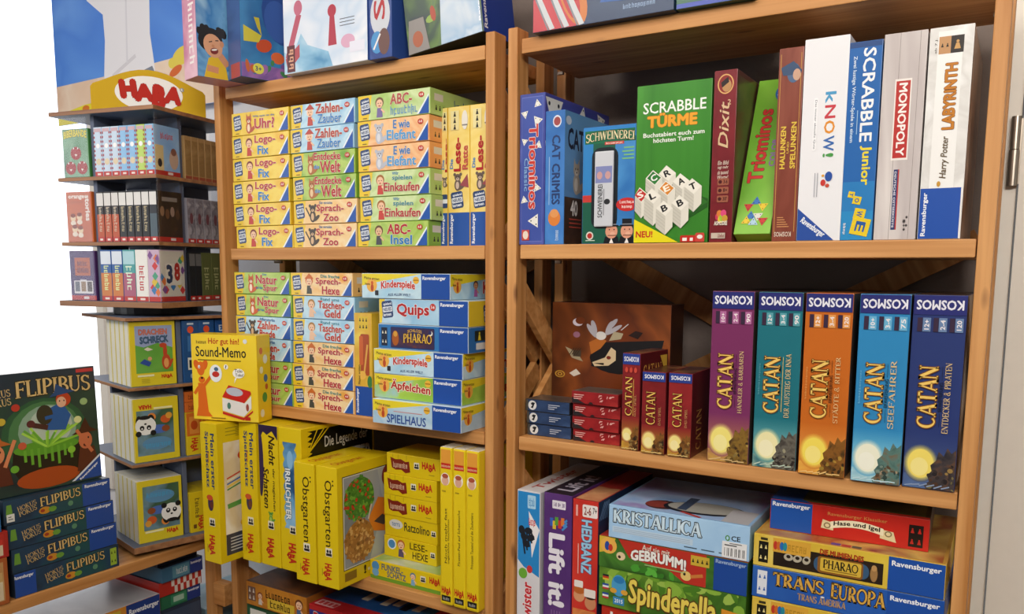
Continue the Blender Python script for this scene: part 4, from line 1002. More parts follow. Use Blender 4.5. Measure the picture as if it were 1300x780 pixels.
# carton with a window and the grey plastic shaker behind it
root = empty('game_box', W(-69.5, .6, z2)); tag(root, 'green and blue carton with a window showing a silver plastic case', 'game')
b = Bx(10.4, 20.9, 4.5, '2a64a8'); f = 'F'
b.rect(f, 0, 0, 1, 1, '1c5a46'); b.rect(f, 0, .36, .2, .98, '2f80c0'); b.rect(f, 0, .9, 1, 1, '2f80c4'); b.rect(f, .04, .855, .98, .965, '1c6a4a'); b.rect(f, .62, .15, 1, .86, art('2f70b4', '4a90cc', '2a5ca0', s=.1, seed=3)); b.rect(f, 0, .36, .2, .42, 'c03a34')
b.text(f, 'SCHWEINEREI', .06, .865, .97, .94, 'e8dcb0', roman=1.2, arc=.25, outline=('2a3a1c', 0)); b.rect(f, .42, .84, .78, .865, 'c03a34'); b.text(f, '~~~~~~~~~~~', .44, .845, .76, .862, 'f0d8c8')
b.rr(f, .18, .13, .68, .82, '1a2228', 1.6)
for i in range(4): b.rect(f, .78-.03*(i % 2), .80-.03*i, .97, .812-.03*i, '7ab87a')
b.ell(f, .86, .33, 2.1, 'c42c2c', 1.2); b.text(f, '~~~~~~~~~', .72, .34, .99, .365, 'f4e0d8'); b.text(f, '~~~~~~', .76, .3, .96, .325, 'f4e0d8')
b.ell(f, .16, .07, .75, 'd8d4c8', .75); b.ell(f, .16, .07, .5, 'b03028', .5); b.rect(f, .08, .025, .26, .032, 'c8d8c8')
for cx in (.58, .87):
    b.poly(f, [(cx-.15, .0), (cx+.15, .0), (cx+.12, .06), (cx-.12, .06)], '16161c'); b.poly(f, [(cx-.04, 0), (cx+.04, 0), (cx, .05)], 'e8e4e0')
    b.ell(f, cx, .105, 1.2, 'd8987c', 1.3); b.ell(f, cx+.02, .085, .5, 'e0aa90', .35); b.ell(f, cx-.04, .12, .12, '1a1a1c', .14, n=8); b.ell(f, cx+.05, .12, .12, '1a1a1c', .14, n=8); b.line(f, cx-.07, .07, cx+.1, .07, .15, '6a3a2a')
    b.rect(f, cx-.09, .15, cx+.09, .21, '1a1a20'); b.rect(f, cx-.13, .145, cx+.13, .158, '1a1a20'); b.rect(f, cx-.09, .16, cx+.09, .168, '8a8a90')
link('carton', b.mesh('carton'), root)
b = Bx(3.7, 13.4, .5, 'c9ccd2', bev=.24); f = 'F'
b.rect(f, .06, .58, .94, .8, '8088b8'); b.ell(f, .28, .68, .55, 'c89a98', .7); b.ell(f, .72, .68, .55, 'c89a98', .7); b.text(f, 'SCHWEINEREI', .2, .12, .45, .56, '2a2c30', 90, bold=.02); b.ell(f, .7, .33, .6, '2a2c30', .5); b.rect(f, .5, .15, .55, .5, '8a8c92')
o = link('plastic_case', b.mesh('plastic_case'), root); o.location = (.0265, -.0053, .0305); tag(o, 'silver grey plastic case')
# scrabble tower carton
b = Bx(13.4, 27.0, 7, '3c8a2c', L='2c6a20', R='2c6a20', T='4a8a34'); f = 'F'
b.rect(f, 0, 0, 1, 1, art('3f8a2c', '357c26', '4a9634', s=.05, seed=3, stretch=(3, 1, .3)))
b.text(f, 'SCRABBLE', .09, .82, .93, .89, 'f0f2ec', bold=.012); b.text(f, 'TÜRME', .15, .73, .82, .82, 'eaa22c', bold=.045, outline=('b8641c', .02))
b.text(f, 'Buchstabiert euch zum', .1, .672, .92, .7, 'eef2e8', bold=.02); b.text(f, 'höchsten Turm!', .24, .636, .78, .664, 'eef2e8', bold=.02)
b.poly(f, [(0, .2), (.45, .07), (1, .22), (1, .27), (.55, .36), (.0, .25)], '23581c'); b.poly(f, [(0, .23), (.45, .1), (1, .25), (.55, .4)], '2f6c24')
for ch, x, y, h, c, lc in (('R', .43, .44, .05, 'ece8dc', '1a1a1c'), ('A', .62, .385, .09, 'ece8dc', '1a1a1c'), ('C', .25, .415, .08, '2f7a34', 'f0f0ea'), ('T', .78, .35, .11, 'ece8dc', '1a1a1c'), ('E', .43, .345, .1, 'd8862c', 'f8f0e0'), ('S', .07, .31, .1, 'c0302a', 'f4ece4'), ('L', .24, .30, .14, 'ece8dc', '1a1a1c'), ('B', .62, .25, .11, 'ece8dc', '1a1a1c'), ('B', .41, .22, .12, 'ece8dc', '1a1a1c')):
    b.poly(f, [(x-.10, y), (x-.10, y-h), (x+.03, y-h-.05), (x+.03, y-.05)], 'c9c5b8'); b.poly(f, [(x+.03, y-.05), (x+.03, y-h-.05), (x+.13, y-h), (x+.13, y+.0)], 'dedacd')
    n = int(h/.022)
    for i in range(1, n): b.line(f, x-.10, y-i*.022, x+.03, y-.05-i*.022, .05, 'a8a498')
    b.poly(f, [(x-.10, y), (x+.03, y-.05), (x+.13, y), (x, y+.05)], 'e8e4d8'); b.poly(f, [(x-.08, y), (x+.028, y-.042), (x+.11, y), (x+.0, y+.042)], c)
    b.text(f, ch, x-.03, y-.02, x+.055, y+.022, lc, bold=.03, ang=24)
b.poly(f, [(0, 0), (.62, 0), (0, .155)], 'e6d81c'); b.text(f, 'NEU!', .035, .035, .27, .078, 'c0281e', bold=.035)
b.rr(f, .65, .0, .97, .045, 'c0281e', .2); b.rect(f, .68, .01, .74, .03, 'f0e8e0'); b.rect(f, .78, .01, .82, .03, 'f0e8e0'); b.rr(f, .85, .0, .97, .06, 'c8443a', .3); b.ell(f, .91, .035, .5, 'f0e8e0', .35)
place(b.mesh('letter_game_carton'), -59.0, .4, z2, 0, 'tall green carton showing white letter tile towers', 'game')
b = Bx(3.85, 28, 28, '7c2028', R='5c2a26'); f = 'F'
b.rect(f, 0, 0, 1, 1, art('84242c', '701c24', '8e2c34', s=.1, seed=2)); b.ell(f, .5, .92, 1.35, 'd8a868', 1.6); b.ell(f, .5, .92, 1.15, '8a2a28', 1.4); b.ell(f, .55, .91, .8, 'b88a5a', 1.0); b.poly(f, [(.3, .93), (.6, .96), (.65, .93), (.35, .9)], '2a2022')
b.text(f, 'Dixit', .26, .55, .7, .82, 'd8b890', 90, shear=.25, bold=.01, outline=('5a1418', .02)); b.text(f, '2', .62, .8, .76, .83, 'd8b890')
for i, t in enumerate(('Ein Bild', 'sagt mehr', 'als tausend', 'Worte!')): b.text(f, t, .28, .455-.028*i, .76, .478-.028*i, 'd8c8b8', shear=.2)
for i, t in enumerate(('3-6', '8+', '30\'')): b.rr(f, .3, .335-.05*i, .8, .375-.05*i, '9a5a44', .2); b.ell(f, .42, .355-.05*i, .3, '4a1418', .3); b.text(f, t, .56, .345-.05*i, .74, .367-.05*i, '3a1014', bold=.02)
for i in range(6): b.ell(f, .38+.06*i, .15+.02*math.sin(i*2), .5, ('c83a5a', 'd87a3a', 'e0c03a', 'a0c03a', 'd84a7a', 'c89a3a')[i], .6)
b.text(f, 'ASMODEE', .22, .1, .8, .125, 'f0e8d8', bold=.03); b.rect(f, .1, .022, .72, .055, 'c8b8a8'); b.text(f, 'Libellud', .4, .027, .68, .05, '7c2028')
b.rect('R', .03, .03, .97, .97, art('5c2c28', '4a3a30', '6a5a3a', s=.07, seed=7))
place(b.mesh('story_game_carton'), -45.3, .4, z2, 0, 'slim dark red carton between the green tower carton and the lime one', 'game')
b = Bx(6.0, 29.6, 3.0, '7ab43a'); f = 'F'
b.rect(f, 0, 0, 1, 1, art('78b438', '88c044', '6aa830', s=.06, seed=3)); b.text(f, 'Triominos', .14, .32, .56, .8, 'c83430', 90, bold=.03, outline=('5a1c1c', .02)); b.text(f, 'COLOR', .66, .42, .84, .6, '9a6ab0', 90, bold=.03)
for i, (x, y, c) in enumerate(((.3, .17, 'c0302a'), (.5, .2, '3a70b8'), (.7, .17, 'e0c030'), (.4, .11, '3a70b8'), (.6, .11, 'd8d4cc'), (.3, .08, 'e0c030'), (.75, .08, 'c0302a'), (.5, .07, 'a8c8d8'))): tri_tile(b, f, x, y, .95, 90 if i % 2 else 30, c)
b.ell(f, .72, .9, 1.1, '2a60a4', 1.5); tri_tile(b, f, .72, .9, .9, 90, 'e8e4dc')
o = place(b.mesh('tile_game_carton'), -41.2, .5, z2+1.27, 0, 'lime green tile carton leaning back, left of the brown one', 'game'); o.rotation_euler = (-math.radians(24), 0, 0)
b = Bx(3.8, 30.2, 29.5, '8a4434'); f = 'F'
b.rect(f, 0, 0, 1, 1, art('8c4a3a', '7c3c2e', '985644', s=.12, seed=5, stretch=(2, 1, .4))); b.rect(f, .08, .05, .1, .97, 'd0a050'); b.rect(f, .9, .05, .92, .97, 'd0a050')
b.text(f, 'HALUNKEN', .2, .38, .42, .6, 'e0c048', 90, bold=.03); b.text(f, 'UND', .47, .46, .56, .52, 'e0c048', 90); b.text(f, 'SPELUNKEN', .62, .38, .84, .62, 'e0c048', 90, bold=.03)
b.ell(f, .62, .87, 1.0, '50688a', 1.5); b.poly(f, [(.1, .9), (.6, .93), (.95, .88), (.9, .86), (.2, .86)], '3a5070'); b.ell(f, .75, .86, .6, 'c8a088', .9)
b.text(f, 'KOSMOS', .1, .025, .8, .05, 'e0d0c0', 180)
for i in range(5): b.rect(f, .2, .075+.012*i, .7-.06*i, .08+.012*i, 'c88a5a')
place(b.mesh('rogue_game_carton'), -34.9, .5, z2, 0, 'thin brown carton with yellow vertical words beside the white quiz box', 'game')
b = Bx(6.6, 31, 23, 'e9e9ec'); f = 'F'
b.text(f, 'kNOW!', .5, .42, .76, .74, '3a6ab0', -90, bold=.02)
V = [('k', '4a9ac8', .68, .735), ('N', 'c8404a', .605, .67), ('O', 'e0902c', .53, .595), ('W', '3a6ab0', .445, .52), ('!', '4a9a4a', .415, .435)]
b.lay['F'] += 1; b.rect(f, .48, .4, .8, .76, 'e9e9ec')
for ch, c, y0, y1 in V: b.text(f, ch, .52, y0, .76, y1, c, -90, bold=.02)
b.rr(f, .27, .45, .36, .71, 'f4f4f6', .2); b.text(f, 'Das immer aktuelle Quiz', .29, .46, .34, .70, '7a7a84', -90); b.ell(f, .68, .32, .55, '2a50a0', .75); b.ell(f, .56, .29, .38, 'c83a34', .5); b.ell(f, .66, .275, .3, 'c8503a', .3); b.ell(f, .55, .325, .2, 'e0a030', .2)
for i in range(2): b.rect(f, .42-.06*i, .22, .44-.06*i, .34, 'a8a8b0')
b.poly(f, [(0, 0), (.86, 0), (0, .165)], '2c4f9e'); rav(b, f, .04, .045, .70, .085, ang=-36)
place(b.mesh('quiz_carton'), -30.95, .3, z2, 0, 'thick white quiz carton with coloured vertical letters', 'game')
b = Bx(4.7, 29.7, 26, '2464a8'); f = 'F'
b.rect(f, 0, 0, 1, .3, '2c8ac4'); b.rect(f, 0, .3, 1, 1, '2464ac'); b.rect(f, 0, .15, 1, .3, art('2878b8', '2c80c0', s=.05)); b.rect(f, 0, .97, 1, 1, '2a4a80')
b.text(f, 'SCRABBLE', .44, .5, .82, .965, 'eef0f2', -90, bold=.02); b.text(f, 'Junior', .48, .28, .84, .48, 'e6d23a', -90, bold=.03)
b.text(f, 'Zwei lustige Wörter-Spiele in einem', .12, .5, .26, .93, 'd0e0f0', -90, bold=.02); b.rect(f, .34, .54, .36, .66, 'a8c8e4')
for ch, x, y, r in (('T', .3, .235, .55), ('O', .48, .205, .7), ('W', .58, .135, .95), ('E', .62, .07, 1.55)):
    fw, fh = 4.7, 29.7; P = []
    for i in range(4): t = math.radians(45+90*i-12); P.append((x+r*1.2*math.cos(t)/fw, y+r*1.2*math.sin(t)/fh))
    b.poly(f, P, 'e6c82a'); b.text(f, ch, x-.45*r/fw, y-.5*r/fh, x+.45*r/fw, y+.5*r/fh, '2a5aa0', -90, bold=.03, ang=-12)
b.text(f, '~~~~~', .1, .03, .18, .09, 'e0e8f0', -90, bold=.03)
place(b.mesh('junior_letter_carton'), -24.4, .4, z2, 0, 'blue carton with white vertical letters and yellow tiles at its foot', 'game')
b = Bx(5.8, 30.2, 26.5, 'cdc5c2'); f = 'F'
b.rect(f, 0, 0, 1, 1, art('d0c8c6', 'c0b6b4', 'ddd6d2', s=.09, seed=4, stretch=(2, 1, .25)))
for x in (.36, .82): b.line(f, x, 0, x+.02, 1, .06, '8c827c')
b.rect(f, .31, .39, .70, .78, 'ece4de'); b.rect(f, .34, .4, .67, .77, 'b8322e'); b.text(f, 'MONOPOLY', .41, .41, .61, .76, 'f4ece8', -90, bold=.03)
b.rect(f, .4, .05, .5, .345, '2c3c6c'); b.rect(f, .5, .05, .53, .345, 'b83a34'); b.text(f, 'DEUTSCHE OSTSEEKÜSTE', .42, .06, .48, .335, 'e4e4ea', -90, bold=.02)
for i in range(4): b.ell(f, .72+.05*(i % 2), .05+.02*i, .16, '4a4444', .2, n=8)
b.text(f, '8+', .68, .06, .75, .1, '4a4444', -90, bold=.02)
place(b.mesh('trading_game_carton'), -19.5, .3, z2, 0, 'pale weathered wood pattern carton with a red vertical sign', 'game')
b = Bx(5.7, 30.2, 27, 'e8e6e2', R='8a6a54'); f = 'F'
b.rect(f, 0, 0, 1, 1, art('ecebe8', 'd8d6d2', 'f2f2f0', s=.25, seed=6)); b.rect(f, .2, .22, .76, .98, 'f0efec')
pict(b, f, .22, .875, .78, .955, 'c89a5a', '241c18', 2, 1); b.rect(f, .22, .875, .49, .955, 'c09060'); pict(b, f, .24, .88, .47, .95, '2c2018', 'c09060', 2, 1); b.text(f, 'ab 7 J.', .13, .88, .19, .95, '6a645c', 90)
b.text(f, 'LABYRINTH', .4, .52, .68, .83, 'c07818', 90, bold=.045, outline=('5c2c10', .025)); b.text(f, 'Harry Potter', .42, .29, .62, .49, '6a5a40', 90, shear=.2, bold=.02); b.ell(f, .42, .265, .25, 'c8963a', .4)
b.rect(f, 0, 0, 1, .245, '2250a8'); rav(b, f, .07, .015, .21, .225, 90); b.rect(f, .945, 0, 1, .245, 'e8e6e2')
b.rect('R', .02, .02, .98, .98, art('8a6a54', 'a4836a', '6a4c3c', 'b89a80', s=.07, seed=5, stretch=(1, 4, .6)))
place(b.mesh('maze_game_carton'), -13.45, .3, z2, 0, 'white stone pattern carton with blue foot next to the right post', 'game')

# ------------------------------------------------------------------ right unit, middle shelf
z3 = -32.53
b = Bx(26.2, 26.2, 7, '6a3218', R='3a2018', T='4a2414'); f = 'F'
b.rect(f, 0, 0, 1, 1, art('7c3a18', '63301a', '8c4a22', '4c2614', s=.06, seed=3)); b.rect(f, 0, 0, 1, .12, art('4c2614', '3a1c10', s=.1))
b.ymap = lambda v: .35+.62*v
b.ell(f, .58, .36, 6.4, '1c1a1c', 5.0); b.poly(f, [(.38, .55), (.95, .62), (.9, .3), (.6, .18), (.35, .25)], '1e1c1e')
b.poly(f, [(.36, .3), (.47, .37), (.52, .5), (.56, .46), (.56, .34), (.5, .27), (.38, .25)], 'd8c098'); b.ell(f, .5, .37, .5, '7a2a1c', .6); b.poly(f, [(.37, .29), (.46, .3), (.46, .27)], '2a1c14')
b.poly(f, [(.33, .55), (.42, .62), (.48, .58), (.43, .48), (.35, .4)], 'b86a2c'); b.ell(f, .43, .64, 1.2, 'dcd8d4', 1.4)
for x, y, a in ((.35, .7, 115), (.37, .74, 100), (.52, .78, 60), (.54, .72, 45), (.5, .74, 75)): b.ell(f, x, y, 2.4, 'b4b0b8', .6, a=a)
b.poly(f, [(.12, .48), (.22, .42), (.28, .3), (.18, .34)], 'a89a7c'); b.rect(f, .19, .36, .26, .44, '4a4034')
for x, y, w_, h_ in ((.5, .58, .1, .1),): b.poly(f, [(x, y), (x+w_, y+.03), (x+w_+.02, y+h_), (x+.04, y+h_+.02)], 'b0a486')
for i in range(4): b.line(f, .16+.02*i, .38, .2+.02*i, .47, .2, '3c3024')
b.ell(f, .23, .8, 1.2, 'd4ccd8', 1.3); b.ell(f, .25, .82, 1.1, '74381a', 1.2); b.poly(f, [(.66, .66), (.72, .72), (.78, .7), (.74, .62)], '2a1c1a'); b.poly(f, [(.16, .14), (.22, .2), (.26, .14), (.2, .1)], 'e0d4c4')
for r in (1.2, .9, .6, .3): b.ell(f, .075, .12, r, 'c8963a' if r in (1.2, .6) else '6a3218', r)
b.ell(f, .22, .64, .8, '9a6a80', 1.0); b.line(f, .6, .72, .66, .8, .25, 'c8c4c4')
place(b.mesh('night_game_carton'), -83.1+.0, 14.6, z3, 0, 'square brown carton with a dark wolf picture at the back of the shelf', 'game')
g = 'small flat card cartons stacked at the left of the middle right shelf'
for i, (x, y, l) in enumerate(((-82.0, 2.6, 'lowest of three small blue card cartons'), (-82.0, 2.3, 'middle of three small blue card cartons'), (-82.2, 2.2, 'top one of three small blue card cartons'))):
    place(deck('blue'), x, y, z3+2.46*i, 0, l, 'game', g)
for i, (x, y, r) in enumerate(((-71.6, 2.4, 0), (-71.6, 2.0, -1.5), (-71.5, 2.0, 1), (-71.6, 1.6, -2))):
    place(deck('red'), x, y, z3+2.5*i, r, ['lowest of four small red card cartons', 'second lowest of four small red card cartons', 'second highest of four small red card cartons', 'topmost of four small red card cartons'][i], 'game', g)
g = 'small dark red game cartons standing in a row'
place(catan_small(3.6, 17.9, True, 1), -60.6, .4, z3, -4, 'tallest small dark red carton beside the red card cartons', 'game', g)
place(catan_small(4.5, 14.9, False, 2), -56.4, -.3, z3, 0, 'middle small dark red carton in the row of three', 'game', g)
place(catan_small(4.3, 15.0, False, 3), -51.4, -.3, z3, 1.5, 'small dark red carton nearest the purple box', 'game', g)
g = 'tall strategy game boxes on the middle right shelf'
K5 = [('a', '78305e', 'b06a9a', 'HÄNDLER & BARBAREN', '', ('9a5a5a', 'c89a4a', '6a3a5a'), 'f2e27c', ('6a4a24', '8a6a2c', '4a3420'), 11, ('10+', '2-4', '90'), -44.25, .3, 'tall purple box, first of five alike'),
      ('b', '1f6f7c', '5aa0aa', 'DER AUFSTIEG DER INKA', 'KLAUS TEUBER', ('5a9aa0', 'a8c0a4', '2f6f7c'), 'f0e8b0', ('4a443c', '6a665c', '3a3430'), 12, ('12+', '3-4', '90'), -36.45, .3, 'tall teal box, second of five alike'),
      ('c', 'c4671f', 'e09a54', 'STÄDTE & RITTER', 'KLAUS TEUBER', ('d8863a', 'e8b04a', 'a85a24'), 'f4dc5c', ('6a4a1c', '8a5a24', '4a3418'), 13, ('12+', '3-4', '120'), -28.75, -.5, 'tall orange box, third of five alike'),
      ('d', '2f86bc', '6ab0d4', 'SEEFAHRER', 'KLAUS TEUBER', ('6ab4d4', 'a8d0d8', '4a9cc4'), 'f0f0d8', ('3c5a54', '5a7c74', '7a5a3c'), 14, ('10+', '3-4', '75'), -20.65, -.7, 'tall light blue box, fourth of five alike'),
      ('e', '2b3a72', '6a84ac', 'ENTDECKER & PIRATEN', '', ('3a4a7a', '5a74a0', '2c3a6a'), 'f2dc6a', ('2c2a30', '443c3c', '6a4a34'), 15, ('12+', '2-4', '120'), -13.25, -.3, 'tall dark blue box, nearest the right post')]
_SER['Ä'] = (_SER['A'][0], _SER['A'][1]+['L .28 1.08 .28 1.2 .1', 'L .58 1.08 .58 1.2 .1'])
for (k, c, tone, sub, over, sky, sun, land, seed, nums, x, y, l) in K5:
    place(catan(k, c, tone, sub, over, sky, sun, land, seed, nums, k == 'b'), x, y, z3, 0, l, 'game', g)

# ------------------------------------------------------------------ right unit, lower shelf
z4 = -70.48
b = Bx(5.3, 27.2, 27, 'd8d6d8'); f = 'F'
b.rect(f, 0, 0, 1, 1, art('dcdadc', 'd0cdd2', s=.08)); b.rect(f, .03, .34, .97, .99, '2a86c8'); b.poly(f, [(.03, .34), (.97, .34), (.97, .36), (.3, .42), (.03, .47)], 'd8d6d8')
b.rr(f, .45, .87, .8, .97, 'a8d0e8', .2); b.text(f, '~~~~~', .5, .89, .75, .95, '4a90c8', ang=10)
b.poly(f, [(.5, .85), (.97, .72), (.65, .5)], 'ece8e8'); b.text(f, '~~~~', .5, .745, .8, .80, 'c82c2c')
for i in range(5): b.ell(f, .2+.1*i, .7-.05*(i % 3), .7, '20242c', .9, a=i*30); b.line(f, .2+.1*i, .7, .35+.1*i, .52+.03*i, .35, '20242c')
b.ell(f, .27, .37, 1.0, '6aa83a', 1.1); b.ell(f, .56, .41, .65, 'c83a3a', .8); b.text(f, 'Twister', .24, -.02, .66, .31, 'c82c34', 90, bold=.03, shear=.1, outline=('ece8e8', .04))
b.text('T', 'Twister', .3, .1, .7, .75, 'b83a3a', 90, bold=.02)
place(b.mesh('mat_game_carton'), -82.6, 0, z4, 0, 'white and sky blue carton at the left end of the lower right shelf', 'game')
b = Bx(6.1, 27.6, 27, '5c3578', T='2a2430'); f = 'F'
b.rect(f, 0, 0, 1, 1, art('5c3578', '523070', '66407f', s=.06, seed=4)); b.rr(f, .3, .89, .78, .95, 'e0dce4', .15); b.text(f, '1-8  8+  30', .35, .905, .74, .935, '5c3578', bold=.02)
for x, y, c in ((.22, .79, '3a60b8'), (.32, .77, 'd8b83a'), (.4, .8, '5a9a3a'), (.52, .78, 'c83a34'), (.62, .8, 'd8783a')): b.rect(f, x, y-.03, x+.12, y+.03, c)
for i in range(3): b.line(f, .66+.04*i, .74+.03*i, .84, .78+.02*i, .4, '4a8ac8')
b.text(f, 'Lift it!', .18, .17, .78, .71, 'e8e4ec', -90, bold=.04)
for i in range(4): b.rect(f, .3+.1*i, .04, .33+.1*i, .14, '8a6a9c')
b.text('T', 'Lift it!', .2, .1, .8, .6, 'b8b0c0', 90, bold=.03)
place(b.mesh('crane_game_carton'), -76.45, 0, z4, 0, 'purple carton with big white vertical lettering', 'game')
b = Bx(5.4, 27.2, 27, 'c42e28', R='20304c', T='a8302a'); f = 'F'
b.rect(f, 0, 0, 1, 1, art('c8322a', 'bc2a24', 'd03c30', s=.06, seed=3)); b.rr(f, .38, .88, .97, .97, 'e8e0dc', .3); b.text(f, '2-6', .44, .895, .72, .955, '8a3a34', bold=.02); b.text(f, '7+', .78, .91, .94, .955, '2a2a2a'); b.rect(f, .12, .88, .2, .96, 'e8a8a0')
b.text(f, 'HEDBANZ', .36, .47, .76, .86, '9cc8e4', -90, bold=.035, outline=('2c4c74', .04)); b.rect(f, .22, .46, .26, .68, 'e0a8a0')
b.ell(f, .3, .3, 1.2, 'd8986c', 1.3); b.ell(f, .3, .34, 1.2, 'b8642c', .8); b.ell(f, .75, .26, 1.2, 'c88860', 1.4); b.ell(f, .75, .31, 1.2, '3a2418', .7); b.rr(f, .5, .3, .95, .36, 'e8e0d8', .2); b.rr(f, .1, .36, .45, .41, 'e8e0d8', .2); b.rect(f, .05, .0, .95, .2, art('c8543a', 'd88a4a', 'a8302a', s=.2, seed=4))
for i in range(5): b.line('R', .02+.03*i, .86, .1+.02*i, .98, .25, '7a9ac0')
b.rect('T', .05, .02, .95, .4, art('c86a4a', 'd8a070', 'a8302a', s=.15, seed=2))
place(b.mesh('guessing_game_carton'), -70.1, 0, z4, 0, 'red carton with light blue vertical lettering', 'game')
g = 'flat game boxes piled in the middle of the lower right shelf'
b = Bx(26.8, 7.3, 26.8, 'b83020'); b.rect('F', .0, .0, 1, 1, art('c0341f', 'b02a1c', s=.05)); b.text('F', '~~~~~~', .06, .3, .5, .85, 'f0ece4', bold=.03)
b.rect('F', .7, .1, .95, .8, 'd8b03a')
place(b.mesh('red_game_carton'), -63.9, .5, z4, 0, 'red flat box at the bottom of the middle pile', 'game', g)
b = Bx(28.0, 7.5, 27.5, '3f6e22', T='5a8a2c'); f = 'F'
b.rect(f, 0, 0, 1, 1, art('4a7a26', '3a6420', '6a9430', '2c5018', s=.1, seed=5))
for i in range(30):
    r = random.Random(i+5); b.ell(f, r.random(), .55+r.random()*.5, 1.0+r.random(), ('6c9a30', '88b040', '4a7a24', '9aba50')[i % 4], .5+r.random()*.5, a=r.random()*180, n=9)
for i, c in enumerate((('2a2a2a', 'c03a2a', 'd8b83a'), ('2a4a9a', 'e0e0e0', 'c03a3a'), ('2a4a9a', 'e8e8e4', 'c03a3a'))):
    for j in range(3): b.rect(f, .03, .78-.24*i-.05*j, .075, .83-.24*i-.05*j, c[j])
b.ell(f, .15, .6, 1.5, '4a9ac8', 2.1); b.ell(f, .15, .75, 1.1, '2f7ab4', .7); b.ell(f, .11, .45, .7, 'd8a03a', .5); b.ell(f, .19, .45, .7, 'd8a03a', .5); b.rect(f, .11, .1, .19, .3, '3a86bc'); b.text(f, '2015', .12, .15, .18, .25, 'e8f0f4')
b.text(f, 'Spinderella', .22, .02, .82, .82, 'e6cf5a', bold=.03, outline=('5a3a1c', .045), ang=-1.5); b.poly(f, [(.85, .06), (.99, .06), (.99, .55), (.85, .6)], 'd8902c'); b.text(f, 'Zoch', .87, .2, .97, .48, 'b03020', ang=8)
place(b.mesh('spider_game_carton'), -64.35, 0, z4+7.35, 0, 'leafy green flat box with cream lettering, second from the bottom of its pile', 'game', g)
b = Bx(28.2, 6.1, 27.5, '345a24', T='b03428'); f = 'F'
b.rect(f, 0, 0, 1, 1, art('3a6a24', '2c5020', '4a8030', '244418', s=.12, seed=8)); b.poly(f, [(.14, 1), (.22, .45), (.5, .3), (.6, .0), (.74, .0), (.74, 1)], 'b83226'); b.poly(f, [(0, .45), (0, 1), (.12, 1), (.1, .6)], 'd8b43a')
b.ell(f, .07, .72, 1.7, 'e8b050', 1.6); b.ell(f, .06, .7, .5, '2a4a9a', .9); b.ell(f, .085, .66, .45, 'c03a2a', .7)
b.ell(f, .16, .45, .9, 'e0c8a0', .8); b.ell(f, .15, .42, .3, '3a2414', .3); b.ell(f, .61, .25, 1.0, 'e0c070', .9); b.ell(f, .6, .3, .25, '2a1c14', .3); b.line(f, .64, .25, .72, .35, .6, 'c87a3a')
b.text(f, 'Auf sie mit', .31, .76, .5, .94, 'd8d4c4', ang=-2); b.text(f, 'GEBRUMM!', .23, .38, .61, .72, 'eceae4', bold=.045, arc=.22, outline=('4a1c14', .03)); b.rect(f, .33, .32, .6, .35, '9ab87a')
pict(b, f, .64, .62, .76, .92, '2a2a1c', 'c8a83a', 4, 1)
for i in range(12):
    r = random.Random(i+40); b.ell(f, .25+r.random()*.3, .05+r.random()*.22, .9, ('4a9a34', '5cb040', '3a7a28')[i % 3], .5, a=r.random()*180, n=9)
b.rect(f, .79, 0, 1, 1, '1f4796'); rav(b, f, .8, .8, .99, .95, 0, '9ab0d0')
place(b.mesh('bee_game_carton'), -64.45, .0, z4+14.9, 0, 'green and red flat box with white arched word, under the pale blue box', 'game', g)
root = empty('game_box', W(-62.4, -.3, z4+21.1), math.radians(.8)); tag(root, 'pale blue flat box with outlined lettering, on top of the middle pile', 'game', g)
b = Bx(26.2, 6.3, 24, 'a9cdea', T='8fb8de'); f = 'F'
b.rect(f, 0, 0, 1, 1, art('aed2ee', 'a0c6e8', 'bcdcf2', s=.05, seed=2)); b.text(f, 'KRISTALLICA', .035, .46, .68, .88, 'cfe4f0', roman=1.7, outline=('14161c', .05), ang=-.5)
b.rect(f, .03, .18, .62, .36, 'bcd2e4')
for i in range(3): b.rect(f, .04, .2+.05*i, .6, .22+.05*i, '9cb4cc')
for x in (.56, .68, .8): b.rect(f, x, .1, x+.09, .13, '3a4a5a')
b.text(f, 'CE', .88, .52, .94, .66, '1a1c22'); b.ell(f, .855, .58, .4, '4a8a2a', .5); b.ell(f, .855, .58, .22, 'aed2ee', .3)
f = 'T'; b.rect(f, .02, .02, .98, .98, art('7aa4d8', 'a8c0e4', '9a8ac4', 'c4d4ea', s=.06, seed=4)); b.ell(f, .33, .2, 3.2, '4a2c2c', 3.0); b.ell(f, .3, .2, 2.4, '8a3c34', 2.2); b.ell(f, .62, .25, 7.5, '1e222c', 4.0, a=8); b.ell(f, .62, .27, 6.8, 'a4a49c', 3.4, a=8); b.line(f, .5, .1, .66, .02, .8, 'b03a34'); b.rect(f, .8, .02, .98, .35, 'b8b8bc'); b.rect(f, .45, .15, .52, .5, '3a4a64')
link('carton', b.mesh('carton'), root)
b = Bx(4.3, 2.9, .03, 'e4e4e4', bev=0); f = 'F'
for i in range(16):
    if i % 3 != 1: b.rect(f, .1+.052*i, .12, .1+.052*i+(.03 if i % 2 else .018), .62, '1a1a1c')
b.rect(f, .1, .75, .6, .82, '4a4a4a'); b.rect(f, .3, .88, .8, .93, '6a6a6a')
o = link('barcode_sticker', b.mesh('barcode_sticker'), root); o.location = (.215, -.0008, .0015); tag(o, 'white barcode sticker')
g = 'flat game boxes piled at the right of the lower right shelf'
b = Bx(29, 9.6, 29, '7a5a3a'); b.rect('F', .03, .1, .97, .9, '8a6a34'); b.rect('F', .1, .3, .6, .7, 'b89a4a')
place(b.mesh('brown_game_carton'), -35.4, .4, z4, 0, 'brown flat box at the foot of the right-hand pile', 'game', g)
